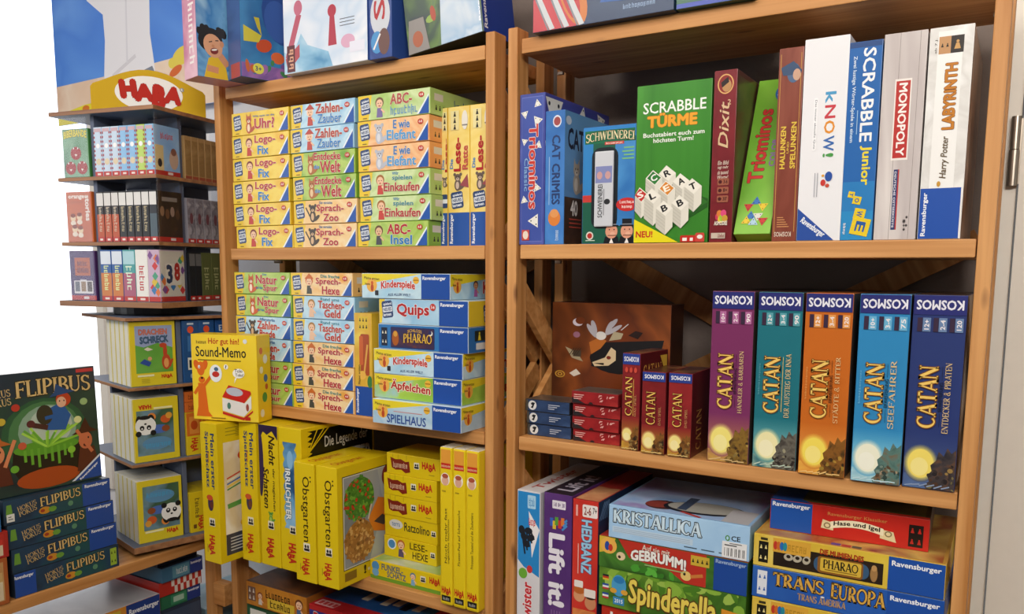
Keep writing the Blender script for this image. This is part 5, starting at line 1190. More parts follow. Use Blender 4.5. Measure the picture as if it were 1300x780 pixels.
@keep
def mumien():
    b = Bx(29.1, 5.6, 29, 'dcc04a', T='c89a44'); f = 'F'
    b.rect(f, 0, 0, 1, 1, art('e2c648', 'd8b43c', 'e8d270', s=.06, seed=4)); pict(b, f, .03, .12, .085, .78, 'e8d890', '1c1a14'); b.rect(f, .04, .82, .08, .9, '3a3420')
    b.rect(f, .115, .1, .70, .72, '2a2018'); b.rect(f, .122, .13, .693, .68, art('181410', '2a2018', '3a2c1c', s=.12, seed=2))
    b.rect(f, .11, .52, .32, .95, 'd8a43c'); b.text(f, '~~~~~~~', .17, .6, .3, .88, 'b88a2a', shear=.2)
    for i, c in enumerate(('c03a2a', 'c86a2a', '2a6ab0', '2a8a9a')): b.ell(f, .125+.018*i, .72, .35, c, .75)
    for i in range(3): b.ell(f, .2+.05*i, .42, .75, 'b8b09c', .6, a=30*i); b.ell(f, .2+.05*i, .44, .35, '2a2018', .3)
    b.text(f, 'DIE MUMIEN DES', .37, .68, .6, .85, 'a8341c', bold=.04, ang=-1); b.rr(f, .34, .16, .63, .62, '3a5a7a', 1.1); b.rr(f, .36, .14, .60, .64, '8a5a24', .5); b.rr(f, .375, .2, .59, .6, 'd8b440', .3); b.text(f, 'PHARAO', .39, .3, .575, .56, '2a2418', roman=1.5)
    b.rect(f, .4, .24, .57, .27, '8a6a24'); b.ell(f, .655, .38, .55, 'a07a4a', 1.3); b.ell(f, .655, .55, .4, 'c0945c', .5)
    b.rect(f, .725, 0, 1, 1, '1f4fa4'); rav(b, f, .74, .68, .98, .88)
    b.rect('T', .02, .02, .98, .98, art('c89a3c', 'a85a34', 'd8b860', '7a3a3a', s=.07, seed=6))
    for i in range(3): b.rr('T', .42+.055*i, .02, .47+.055*i, .06, ('4a4a9a', 'b03a3a', '3a5a4a')[i], .2)
    return b.mesh('mummy_game_carton')
place(mumien(), -35.4, .2, z4+9.65, 0, 'yellow mummy picture box under the blue railway box', 'game', g)
b = Bx(29.2, 5.45, 29, '2a5cb0', T='8a9ab8'); f = 'F'
b.rect(f, 0, 0, 1, 1, art('2c62b8', '2656a8', '3a70c0', s=.05, seed=3)); pict(b, f, .03, .1, .085, .88, '2a5cb0', 'e0e4ea')
b.text(f, 'TRANS', .12, .47, .40, .9, 'd8a84c', roman=1.5, outline=('2a2430', .03)); b.text(f, 'EUROPA', .44, .42, .72, .9, 'd8a84c', roman=1.5, outline=('2a2430', .03), ang=-1)
b.text(f, 'TRANS AMERIKA', .26, .16, .52, .38, 'c89a54', roman=1.4); b.line(f, .385, .4, .405, .4, .2, 'e4e8ee'); b.line(f, .395, .37, .395, .43, .2, 'e4e8ee')
b.rect(f, .725, 0, 1, 1, '1f4fa4'); rav(b, f, .74, .68, .98, .88)
place(b.mesh('railway_game_carton'), -35.5, .1, z4+15.35, 0, 'blue railway box with gold lettering, between two yellow boxes', 'game', g)
place(mumien(), -35.5, .1, z4+20.9, 0, 'yellow mummy picture box above the blue railway box, under the red hare box', 'game', g)
b = Bx(24.6, 5.3, 22, 'c4281e', R='3a2824', T='3c3a2c'); f = 'F'
b.rect(f, 0, 0, 1, 1, art('c82c20', 'bc241c', 'd03426', s=.05, seed=3)); b.rect(f, 0, 0, .28, 1, '2052a4'); rav(b, f, .015, .74, .265, .93)
b.text(f, 'Ravensburger Klassiker', .38, .68, .75, .82, 'd08a4a', bold=.01)
n = 10; P = []
for i in range(n+1): P.append((.40+.33*i/n, .52+.12*math.sin(PI*i/n)))
for i in range(n+1): P.append((.73-.33*i/n, .3+.12*math.sin(PI*i/n)))
b.poly(f, [(.34, .28), (.42, .24), (.42, .48), (.35, .56)], 'e0d0a0'); b.poly(f, [(.71, .22), (.81, .14), (.79, .46), (.71, .5)], 'e0d0a0'); b.poly(f, P, 'efe6c4'); b.text(f, 'Hase und Igel', .42, .36, .71, .54, '2a2418', bold=.03, arc=.35)
for cx in (.38, .76): b.ell(f, cx, .38, .55, '8a7a54', .5); b.ell(f, cx, .38, .35, 'e0d0a0', .3)
pict(b, f, .88, .1, .965, .78, 'b8281e', '1c1410')
f = 'T'; b.rect(f, .0, .0, .3, 1, '2052a4'); b.rect(f, .2, .04, .97, .97, art('4a5a30', '6a6a3c', '33402a', s=.08, seed=3)); b.rect(f, .0, .0, 1, .05, 'c4281e'); b.poly(f, [(0, 0), (.28, 0), (.1, .2), (0, .25)], '2052a4')
b.rect('R', .05, .05, .95, .95, art('3a2824', '5a4034', '241a18', s=.12, seed=2))
place(b.mesh('hare_game_carton'), -33.9, 3.8, z4+26.55, 2.3, 'red flat box with a scroll title on top of the right-hand pile', 'game', g)

# ------------------------------------------------------------------ low unit by the window: witch game pile
g = 'dark blue witch game boxes piled on the low unit'
xf = -178.4
for i, (x, y, fl, l) in enumerate(((-.2, -48.9, True, 'lowest dark blue witch game box, turned the other way round'), (-.3, -49.1, False, 'second dark blue witch game box from the bottom of the pile'),
                                   (-.2, -49.6, False, 'third dark blue witch game box from the bottom of the pile'), (-.3, -50.1, False, 'top flat dark blue witch game box, with a price sticker'))):
    me = hokus(fl)
    if i == 3:
        root = empty('game_box', W(xf+x, y, -70.48+5.45*i), math.radians(90)); tag(root, l, 'game', g); link('carton', me, root)
        b = Bx(1.6, 1.7, .03, 'e0e0da', bev=0); b.rect('F', .2, .3, .8, .4, '3a3a3a'); b.rect('F', .2, .6, .6, .7, '3a3a3a')
        o = link('price_sticker', b.mesh('price_sticker'), root); o.location = (.006, -.0008, .006); tag(o, 'white price sticker')
    else: place(me, xf+x, y, -70.48+5.45*i, 90, l, 'game', g)
b = Bx(24.2, 26.3, 5.5, '22303e', T='d8dce0'); f = 'F'
b.rect(f, 0, 0, 1, 1, art('24343c', '2c4638', '1c2a30', s=.06, seed=4)); b.rect(f, 0, .8, 1, 1, art('2a3844', '22303a', s=.08))
b.ell(f, .5, .46, 9.5, '2f5a3a', 8.2); b.ell(f, .5, .47, 8.0, '4a7a4a', 7.2); b.ell(f, .52, .5, 6.4, '8aa890', 5.6); b.ell(f, .55, .53, 4.8, 'b4c4b4', 4.4)
b.text(f, 'HOKUS', .0, .81, .22, .87, 'd8b878', roman=1.2, ang=5); b.text(f, 'POKUS', .01, .74, .22, .80, 'd8b878', roman=1.2, ang=5); b.text(f, 'FLIPIBUS', .26, .79, .95, .93, 'dcbc7c', roman=1.3, outline=('2a2a1c', 0), arc=.06)
b.rect(f, .82, .955, .985, .985, 'c03a3a')
b.poly(f, [(.25, .1), (.75, .1), (.82, .22), (.8, .36), (.2, .36), (.18, .22)], '241c16'); b.ell(f, .5, .1, 7, 'a8481c', 2.2); b.ell(f, .5, .36, 7.2, '5c9a2a', 1.6)
for i in range(16):
    r = random.Random(i); a = .3+r.random()*.45; b.line(f, .5, .36, .5+(a-.5)*1.4, .42+r.random()*.12, .5, ('8ac43a', '6aa83a', 'a8d850')[i % 3])
for i in range(8): b.line(f, .3+.06*i, .36, .3+.06*i, .26-.03*(i % 3), .6, '6aa832')
b.poly(f, [(.5, .5), (.68, .48), (.74, .6), (.66, .72), (.55, .68)], '2a5a9a'); b.line(f, .52, .52, .38, .56, 1.1, '4a2a24'); b.ell(f, .37, .57, .9, '5a2a2a', .8); b.ell(f, .5, .63, 1.8, '3a3424', 2.2); b.line(f, .68, .62, .5, .6, .8, '2a5a9a')
b.ell(f, .68, .74, 1.7, 'b8401c', 1.6); b.ell(f, .66, .72, 1.1, 'e0b090', 1.2); b.ell(f, .645, .73, .15, '1a1a1a', .2, n=8); b.ell(f, .685, .73, .15, '1a1a1a', .2, n=8); b.poly(f, [(.55, .77), (.8, .8), (.7, .83), (.62, .88), (.6, .81)], '2a4a7a')
for cx, c, hat in ((.06, 'd8865a', 'b8642c'), (.86, 'c8704a', '4a2418')):
    b.poly(f, [(cx-.1, .1), (cx+.12, .1), (cx+.08, .3), (cx-.06, .3)], '5a2a1c'); b.ell(f, cx, .36, 1.6, c, 2.0); b.ell(f, cx-.02, .38, .2, '1a1a1a', .25, n=8); b.ell(f, cx+.03, .38, .2, '1a1a1a', .25, n=8); b.ell(f, cx, .32, .6, '5a1c14', .4)
    b.poly(f, [(cx-.13, .42), (cx+.13, .43), (cx+.05, .47), (cx+.01, .56), (cx-.05, .46)], hat); b.line(f, cx+.06, .25, cx-.08 if cx > .5 else cx+.16, .46, .8, c)
for x, y, c in ((.12, .62, 'c8b03a'), (.25, .72, 'b83a2a'), (.28, .4, 'c85a3a'), (.87, .7, '9ab87a'), (.72, .3, '8ac43a'), (.2, .22, '6aa832'), (.8, .55, 'd8dc9a')): b.ell(f, x, y, .9, c, .8)
b.poly(f, [(.7, .02), (.99, .02), (.99, .22)], 'd8dce4'); b.poly(f, [(.73, .02), (.99, .02), (.99, .2)], '234a9a'); rav(b, f, .76, .07, .985, .095, ang=36)
o = place(b.mesh('witch_game_carton'), -180.2, -51.2, -48.6, 90, 'witch game box standing upright with its picture showing, on the flat pile', 'game', g)
o.rotation_euler = (-math.radians(2), 0, math.radians(90))
# neighbours at the left edge, mostly outside the picture
for i, (h, c, c2, y, l) in enumerate(((10, 'a85a2c', 'c8a46a', -79.5, 'brown box at the left edge, bottom of its pile'), (5.6, 'a82a24', 'c83c30', -79.0, 'red box at the left edge beside the witch games'), (5.4, '2a6aa4', '8ab4d4', -80.2, 'blue box at the left edge, top of its pile'))):
    b = Bx(29, h, 22, c); b.rect('F', .03, .08, .97, .92, art(c, c2, s=.08, seed=i)); b.rect('F', .72, .25, .96, .7, c2); b.rect('F', .9, .1, .96, .5, 'd8c8a8')
    place(b.mesh('flat_carton'), -177.6, y, -70.48+(0, 10.05, 15.7)[i], 90, l, 'game', 'boxes at the left edge')

# ------------------------------------------------------------------ boxes on the shelf below
lo = -105.28
b = Bx(12.6, 17, 21, '2a3648'); b.rect('F', .02, .05, .98, .95, '3a4a62')
place(b.mesh('flat_carton'), -183.6, -11.5, lo, 90, 'dark box under the low unit carrying the others', 'game')
zz = lo+17.05
for i, (h, x, y0, y1, c, l, kind) in enumerate(((3.7, -183.8, -11.8, 1.3, '2a6a4c', 'green and blue box low in the pile under the low unit', 0), (3.9, -183.4, -11.4, 1.5, 'b83028', 'red and white checked box under the low unit', 1), (3.9, -182.6, -11.0, 1.4, '3a6a8a', 'blue-grey box under the low unit, second from the top', 2), (2.6, -184.2, -11, 1.0, '23304c', 'dark blue box just under the shelf board', 3))):
    w_ = y1-y0; b = Bx(w_, h, 24, c, T='3a4254'); f = 'F'
    if kind in (0, 2): b.rect(f, .68, 0, 1, 1, '243c86'); rav(b, f, .7, .6, .97, .85)
    if kind == 0: b.rect(f, .3, .15, .66, .85, '3c8a64'); b.rect(f, .36, .3, .6, .7, 'a8c8b4')
    if kind == 1:
        for j in range(10):
            for k2 in range(2):
                if (j+k2) % 2: b.rect(f, .28+.07*j, .02+.48*k2, .35+.07*j, .5+.48*k2, 'e4dcd4')
    if kind == 2: b.rect(f, .25, .1, .66, .9, '5c93a8'); b.text(f, '~~~~~~~~', .34, .3, .62, .75, 'd8e0e0', shear=.2)
    if kind == 3: b.rect(f, .3, .2, .7, .85, '3c5472')
    place(b.mesh('flat_carton'), x, y0, zz, 90, l, 'game', 'pile of flat boxes under the low unit'); zz += h+.05
b = Bx(36, 22.6, 19, 'd0882e', T='c8ccd4'); f = 'F'
b.rect(f, .74, 0, 1, 1, '243c86'); rav(b, f, .76, .86, .99, .94); b.rect(f, .1, .3, .7, .97, art('d89a34', 'c8b83a', 'b8702a', s=.1, seed=3)); b.rect('T', .02, .02, .98, .98, art('d4d8de', 'b4b8c0', 'c4c6cc', s=.06, seed=3)); b.text(f, '~~~~~', .4, .86, .6, .95, '3a4a2a', shear=.2)  # pale grey blotches on the lid stand in for light reflected off plastic
place(b.mesh('flat_carton'), -182.4, -48.0, lo, 90, 'orange box with a pale reflection coloured onto its lid under the low unit', 'game')
b = Bx(26, 10, 18, 'a4c8d8', T='b4d4e0'); b.rect('T', .05, .05, .95, .95, art('b4d4e0', 'a0c4d4', 'c8dce4', s=.06, seed=2)); b.ell('T', .45, .5, 2.2, '8a9aa4', 1.5); b.rect('F', .1, .2, .9, .8, '88b4cc')
place(b.mesh('flat_carton'), -189.0, 6.6, lo, 84, 'light blue box standing beside the foot of the left unit', 'game')
board('low_platform', None, -206, 5.0, -145, -174, 31.5, lo-.03, M_GREY, .3)
tag(S.objects['low_platform'], 'grey platform below the light blue box', 'platform')

# ------------------------------------------------------------------ two revolving displays
def local(c, th, x, y, z):
    t = math.radians(th); return (c[0]+x*math.cos(t)-y*math.sin(t), c[1]+x*math.sin(t)+y*math.cos(t), z)
def carousel(c, th, half, plates, label, base, panes, div, hs):
    root = empty('display_carousel', W(c[0], c[1], base), math.radians(th)); tag(root, label, 'display', 'revolving game displays')
    def part(name, boxes, mats, bev=.12, lab=None):
        bm = bmesh.new()
        for q in boxes: bm_box(bm, *q[:6], q[6] if len(q) > 6 else 0, bev)
        for v in bm.verts: v.co.z -= base/100
        o = link(name, mesh_of(name, bm, mats), root)
        if lab: o['label'] = lab
        return o
    for i, (z0, z1, h) in enumerate(plates):
        o = part('top_plate' if i == 0 else ('base_plate' if i == len(plates)-1 else 'shelf_plate'), [(-h, -h, z0, h, h, z1)], [M_GREY, PLY])
        for p in o.data.polygons:
            if abs(p.normal.z) < .5: p.material_index = 1
    for i in range(len(plates)-1):
        zt_, zb_ = plates[i][0], plates[i+1][1]
        for k in range(4):                   # pinwheel of dividers
            a = math.radians(90*k); R_ = Matrix.Rotation(a, 4, 'Z')
            bm = bmesh.new(); bm_box(bm, -div-1.2, -half+1.3, zb_-base, -div, -div, zt_-base, 0, .1, R_)
            link('divider', mesh_of('divider', bm, [M_GREY]), root)
            if panes:
                for (x0, x1, y) in ((-half+.4, -half+9.0, -half+.32),):
                    bm = bmesh.new(); bm_box(bm, x0, y-.25, zb_-base+.03, x1, y, zt_-base-.03, 0, 0, R_)
                    link('acrylic_pane', mesh_of('acrylic_pane', bm, [M_ACRYL]), root)
    return root, part
CU, TU = (-193.4, -.6), 11.5
plU = [(37.0, 38.0, 16.3), (21.4, 22.3, 15.4), (5.6, 6.5, 15.4), (-9.4, -8.0, 16.3)]
root, part = carousel(CU, TU, 15.0, plU, 'upper revolving display with a yellow arched sign, four-sided, grey and brown', -11.6, True, 4.6, 12)
bm = bmesh.new(); bmesh.ops.create_cone(bm, cap_ends=True, segments=32, radius1=.11, radius2=.11, depth=.02, matrix=Matrix.Translation((0, 0, .0115)))
link('turntable', mesh_of('turntable', bm, [M_BLACK]), root)
# arched sign board on top
sg = Bx(26, 10.4, .8, 'd0aa22', bev=0)
sg.bm.clear(); sg.m = []; sg.rough = .62; sg.mi('cfa820')
prof = [(0, 0), (26, 0), (26, 5.6), (25.4, 6.4)]
for i in range(1, 12):
    t = i/12; prof.append((25.4-24.8*t, 6.4+4.2*math.sin(PI*t)**1.15))
prof += [(.6, 6.4), (0, 5.6)]
vf = [sg.bm.verts.new((x/100, 0, z/100)) for x, z in prof]; vb = [sg.bm.verts.new((x/100, .008, z/100)) for x, z in prof]
sg.bm.faces.new(vf); sg.bm.faces.new(vb[::-1])
for i in range(len(prof)):
    j = (i+1) % len(prof); sg.bm.faces.new((vf[i], vf[j], vb[j], vb[i]))
sg.ell('F', .5, .47, 7.7, 'f0eee8', 4.2, n=40)
for ch, x0, x1, y0, y1, a in (('H', .245, .395, .33, .77, 6), ('A', .37, .545, .28, .70, 2), ('B', .525, .645, .10, .70, -4), ('A', .63, .79, .26, .68, -8)):
    sg.text('F', ch, x0, y0, x1, y1, 'b82a1e', bold=.085, ang=a, outline=('8a1c14', .012))
sg.ell('F', .79, .62, .5, '9a9a98', .5); sg.text('F', 'R', .782, .59, .798, .65, 'f0eee8', bold=.03)
sgo = link('sign', sg.mesh('sign'), root); sgo['label'] = 'yellow arched sign with red lettering on a white oval'
dirx = math.degrees(math.atan2(.817, .576)) - TU
sgo.rotation_euler = (0, 0, math.radians(dirx))
dv = Vector((math.cos(math.radians(dirx)), math.sin(math.radians(dirx)), 0)); nv = Vector((-dv.y, dv.x, 0))
sgo.location = (-dv*.13) + Vector((0, 0, .4965)) - nv*.088

def cell_box(c, th, side, off, inset, z, Wb, H, D, draw, label, group, name='game_box', half=14.4, cat='game'):
    """carton with its spine on side A (k=0), B (k=1) or L (k=-1); off runs along that side"""
    k = {'A': 0, 'B': 1, 'L': -1}[side]
    a = math.radians(90*k); x, y = off, -half+inset
    X, Y = x*math.cos(a)-y*math.sin(a), x*math.sin(a)+y*math.cos(a)
    p = local(c, th, X, Y, z)
    return place(draw, p[0], p[1], p[2], th+90*k, label, cat, group, name)
def slim(wd, h, d, c, cover, foot=True, seed=0, top=None, dots=None, txt=None, tc='e8e4dc', lower=None):
    b = Bx(wd, h, d, c, bev=.18, R=cover if isinstance(cover, str) else c); f = 'F'
    if lower: b.rect(f, 0, .1, 1, .55, lower)
    if top: b.rect(f, .05, .72, .95, .97, top)
    if dots:
        for i in range(9):
            for x in (0, .84): b.rect(f, x, .14+.09*i, x+.16, .185+.09*i, dots)
        b.rect(f, .2, .1, .8, .93, c); b.ell(f, .5, .62, wd*.22, 'f0f0f0', wd*.22); b.ell(f, .5, .3, wd*.3, 'd8c8a8', wd*.3); b.rect(f, .1, .9, .9, .97, 'c8a8b0')
    if txt: b.text(f, txt, .3, .2, .72, .7, tc, -90)
    if foot: b.rect(f, 0, 0, 1, .1, 'b8302a'); b.rect(f, .3, .03, .7, .07, 'e8d8d0')
    b.rect('R', .02, .02, .98, .98, cover if not isinstance(cover, str) else art(cover, c, s=.12, seed=seed))
    if foot: b.rect('R', 0, 0, 1, .1, 'b8302a'); b.rect('R', .5, .03, .7, .08, 'e0d0c8')
    return b
gU = 'small book-shaped games in the upper display'
def row(th_c, side, z, start, items, d, gname, half=14.4):
    o = start
    for (me, wd, l) in items:
        cell_box(*th_c, side, o, .0, z, wd, 0, d, me, l, gname, half=half); o += wd+.05
TH = (CU, TU)
sA = 14.35
# tier one
bw = slim(2.6, 11.8, 8.4, 'c4d6e8', 'a0c0dc', dots='a83038'); b0 = slim(2.6, 11.8, 8.4, '8cbce4', 'a0c0dc', dots='a83038'); b1 = slim(2.6, 11.8, 8.4, 'b8d468', 'a0c0dc', dots='a83038')
b2 = slim(2.6, 11.8, 8.4, '8cbce0', art('7aa8d8', '9cc0e0', '5a8cc4', s=.07, seed=2), dots='a83038')
b2.rect('R', .02, .1, .35, .6, 'd8c088'); b2.ell('R', .2, .25, .7, '2a2a30', 1.0); b2.ell('R', .75, .35, 1.5, 'c8a890', 2.4); b2.ell('R', .75, .5, .9, '8a5a4a', .9); b2.text('R', '~~~~~~~', .25, .74, .75, .86, 'c84a4a', bold=.03)
mw0 = bw.mesh('small_carton'); m0, m1, m2 = b0.mesh('small_carton'), b1.mesh('small_carton'), b2.mesh('small_carton')
ordn = ['first', 'second', 'third', 'fourth', 'fifth', 'sixth', 'seventh', 'eighth']
row(TH, 'A', 22.33, sA-7*2.65, [(m1 if i == 5 else (m2 if i == 6 else (mw0 if i < 3 else m0)), 2.6, ('lime green spine with dotted edges in the top tier of the upper display' if i == 5 else '%s ' % ordn[i] + ('whitish' if i < 3 else 'light blue') + ' dotted spine from the left in the top tier of the display')) for i in range(7)], 8.8, gU)
b = slim(3.0, 11.8, 8.4, '3f7a3a', art('5a8a5a', '8ab08a', '3c6a4a', s=.08, seed=4), foot=False); f = 'R'
b.text(f, 'BIBERBANDE', .06, .8, .94, .95, 'e4d23a', bold=.04, arc=.25, outline=('3a3a14', .03))
for cx, cy in ((.5, .5), (.28, .2), (.72, .2)): b.ell(f, cx, cy, 1.7, 'a8281c', 1.6); b.ell(f, cx-.08, cy+.1, .2, 'f0f0e8', .25, n=8); b.ell(f, cx+.08, cy+.1, .2, 'f0f0e8', .25, n=8); b.poly(f, [(cx-.05, cy-.02), (cx+.05, cy-.02), (cx, cy-.07)], 'f0e8d8')
row(TH, 'L', 22.33, sA-3.05, [(b.mesh('small_carton'), 3.0, 'green card game with three red beavers in the top left pocket')], 8.8, gU)
b = slim(2.35, 10.6, 8.4, 'a88658', 'a88658', foot=False); b.rect('F', .1, .1, .9, .9, art('a88658', '8c6c40', 'b89868', s=.15, seed=2)); b.rect('F', 0, 0, 1, .08, '9a4a34'); m0 = b.mesh('small_carton')
row(TH, 'B', 22.33, -4.4, [(m0, 2.35, '%s tan wooden-looking spine on the right side of the top tier' % ordn[i]) for i in range(7)], 8.8, gU)
# tier two
mo = slim(2.3, 12.2, 8.4, '2a2426', '2a2426', top='d8d4d0', lower='b8502a', txt='~~~~~~~~~', tc='c8b8a0').mesh('small_carton')
mb = slim(2.3, 12.2, 8.4, '1e1e20', '1e1e20', top='dcdad6', txt='~~~~~~~~~', tc='c0b088').mesh('small_carton')
b = slim(2.3, 12.2, 8.4, '26282e', art('2a2420', '3c3028', '1c1816', s=.08, seed=3), top='dcdad6', lower='4a5a64')
for i, x in enumerate((.2, .4, .6, .8)): b.ell('R', x, .6-.05*(i % 2), .7, ('8a6a50', '6a4a34', '9a8070', '5a4030')[i], 1.2)
b.rect('R', .2, .8, .8, .88, '8a8078')
mc = b.mesh('small_carton')
row(TH, 'A', 6.53, sA-8*2.35, [(mo if i < 3 else (mc if i == 7 else mb), 2.3, '%s black %sspine from the left in the middle tier of the upper display' % (ordn[i], 'and orange ' if i < 3 else '')) for i in range(8)], 8.8, gU)
b = slim(2.6, 12.4, 8.4, 'c8642c', art('cc6a30', 'c45c26', s=.06, seed=1), foot=False); f = 'R'
b.text(f, 'orange', .1, .84, .72, .93, 'f0e0d0', bold=.04); b.text(f, 'stories', .74, .42, .92, .93, 'f0e0d0', -90, bold=.04); b.rect(f, .15, .79, .65, .8, '8a3c1a')
for cx, cy in ((.25, .48), (.5, .5), (.3, .26), (.52, .24)): b.ell(f, cx, cy, .9, 'e8c8a0', .9); b.ell(f, cx, cy+.05, .8, '8a3a1c', .5); b.ell(f, cx, cy-.1, .9, 'ecd8c0', .6)
row(TH, 'L', 6.53, sA-2.65, [(b.mesh('small_carton'), 2.6, 'orange card game with white lettering in the middle left pocket')], 8.8, gU)
b = slim(2.9, 11.2, 8.4, '8c8890', '8c8890'); b.rect('F', .05, .1, .95, .97, art('9a969c', '6a6670', 'b0acb4', s=.4, seed=3)); b.ell('F', .5, .55, .6, '6a4048', 1.4); m0 = b.mesh('small_carton')
row(TH, 'B', 6.53, -4.4, [(m0, 2.9, '%s grey patterned spine on the right side of the middle tier' % ordn[i]) for i in range(6)], 8.8, gU)
# tier three
ms = slim(3.5, 12.6, 8.4, '2c5a9c', '2c5a9c', top='d8e0ea', lower='c8783a', txt='~~~~~~~', tc='d8e4a0').mesh('small_carton')
mt = slim(3.9, 12.6, 8.4, '4a9a9c', '4a9a9c', top='a8d0d8', lower='a85a74', txt='~~~~~', tc='d8e8d0').mesh('small_carton')
mw = slim(3.8, 12.6, 8.4, 'e8e6e0', 'e8e6e0', txt='~~~~~~', tc='b83034').mesh('small_carton')
b = slim(3.6, 12.6, 8.4, 'c4a8c0', art('d8d0c0', 'c8c4b8', s=.06, seed=4)); rd = random.Random(4)
for i in range(12):
    for fc in ('R', 'F'):
        x, y, r = rd.random(), .15+rd.random()*.8, .9; c = ('c83a3a', '3a7ab0', 'd8b83a', '7a4a8a', '4a9a7a', 'd8743a')[i % 6]; fw, fh = b.fr(fc)[4:]
        b.poly(fc, [(x-r/fw, y), (x, y-r*1.2/fh), (x+r/fw, y), (x, y+r*1.2/fh)], c)
b.rect('R', .22, .32, .84, .74, 'ddd6c8'); b.text('R', '3', .25, .35, .5, .72, '2a3a5a', bold=.05); b.text('R', '8', .56, .4, .8, .76, 'b0302c', bold=.05); b.rect('R', 0, 0, 1, .1, 'b8302a'); b.rect('F', 0, 0, 1, .1, 'b8302a')
m8 = b.mesh('small_carton')
row(TH, 'A', -7.97, sA-18.55, [(ms, 3.5, 'left blue and orange spine in the bottom tier of the upper display'), (ms, 3.5, 'right blue and orange spine in the bottom tier of the upper display'), (mt, 3.9, 'teal spine in the bottom tier of the upper display'), (mw, 3.8, 'white spine with red word in the bottom tier of the upper display'), (m8, 3.6, 'game covered in coloured diamonds with a 3 and an 8')], 8.8, gU)
b = slim(2.6, 12.4, 8.4, '4a2c5c', art('553068', '46285a', '6a3c74', s=.07, seed=2)); f = 'R'
b.rect(f, .2, .5, .8, .86, 'b8603a'); b.text(f, '~~~~~', .3, .7, .7, .8, '5a2a4a', bold=.02); b.text(f, '~~~~~~~', .28, .56, .74, .68, '5a2a4a', bold=.02)
for i, a in enumerate((-12, 0, 12)):
    cx = .27+.24*i; b.rr(f, cx-.13, .14, cx+.13, .42-.02*abs(i-1), 'dcd4d0', .2); b.rect(f, cx-.09, .18, cx+.09, .38, ('6a6a72', '9a7a5a', '5a4a44')[i])
row(TH, 'L', -7.97, sA-2.65, [(b.mesh('small_carton'), 2.6, 'purple card game showing three cards in the lower left pocket')], 8.8, gU)
md = slim(2.2, 12.2, 8.4, '24262a', '24262a', top='6a6a6a').mesh('small_carton'); mo = slim(3.6, 12.2, 8.4, '5c6238', '5c6238', txt='~~~~~', tc='a8a878').mesh('small_carton')
row(TH, 'B', -7.97, -4.4, [(md, 2.2, 'first dark spine on the right side of the bottom tier'), (md, 2.2, 'second dark spine on the right side of the bottom tier'), (mo, 3.6, 'first olive spine on the right side of the bottom tier'), (mo, 3.6, 'second olive spine on the right side of the bottom tier')], 8.8, gU)

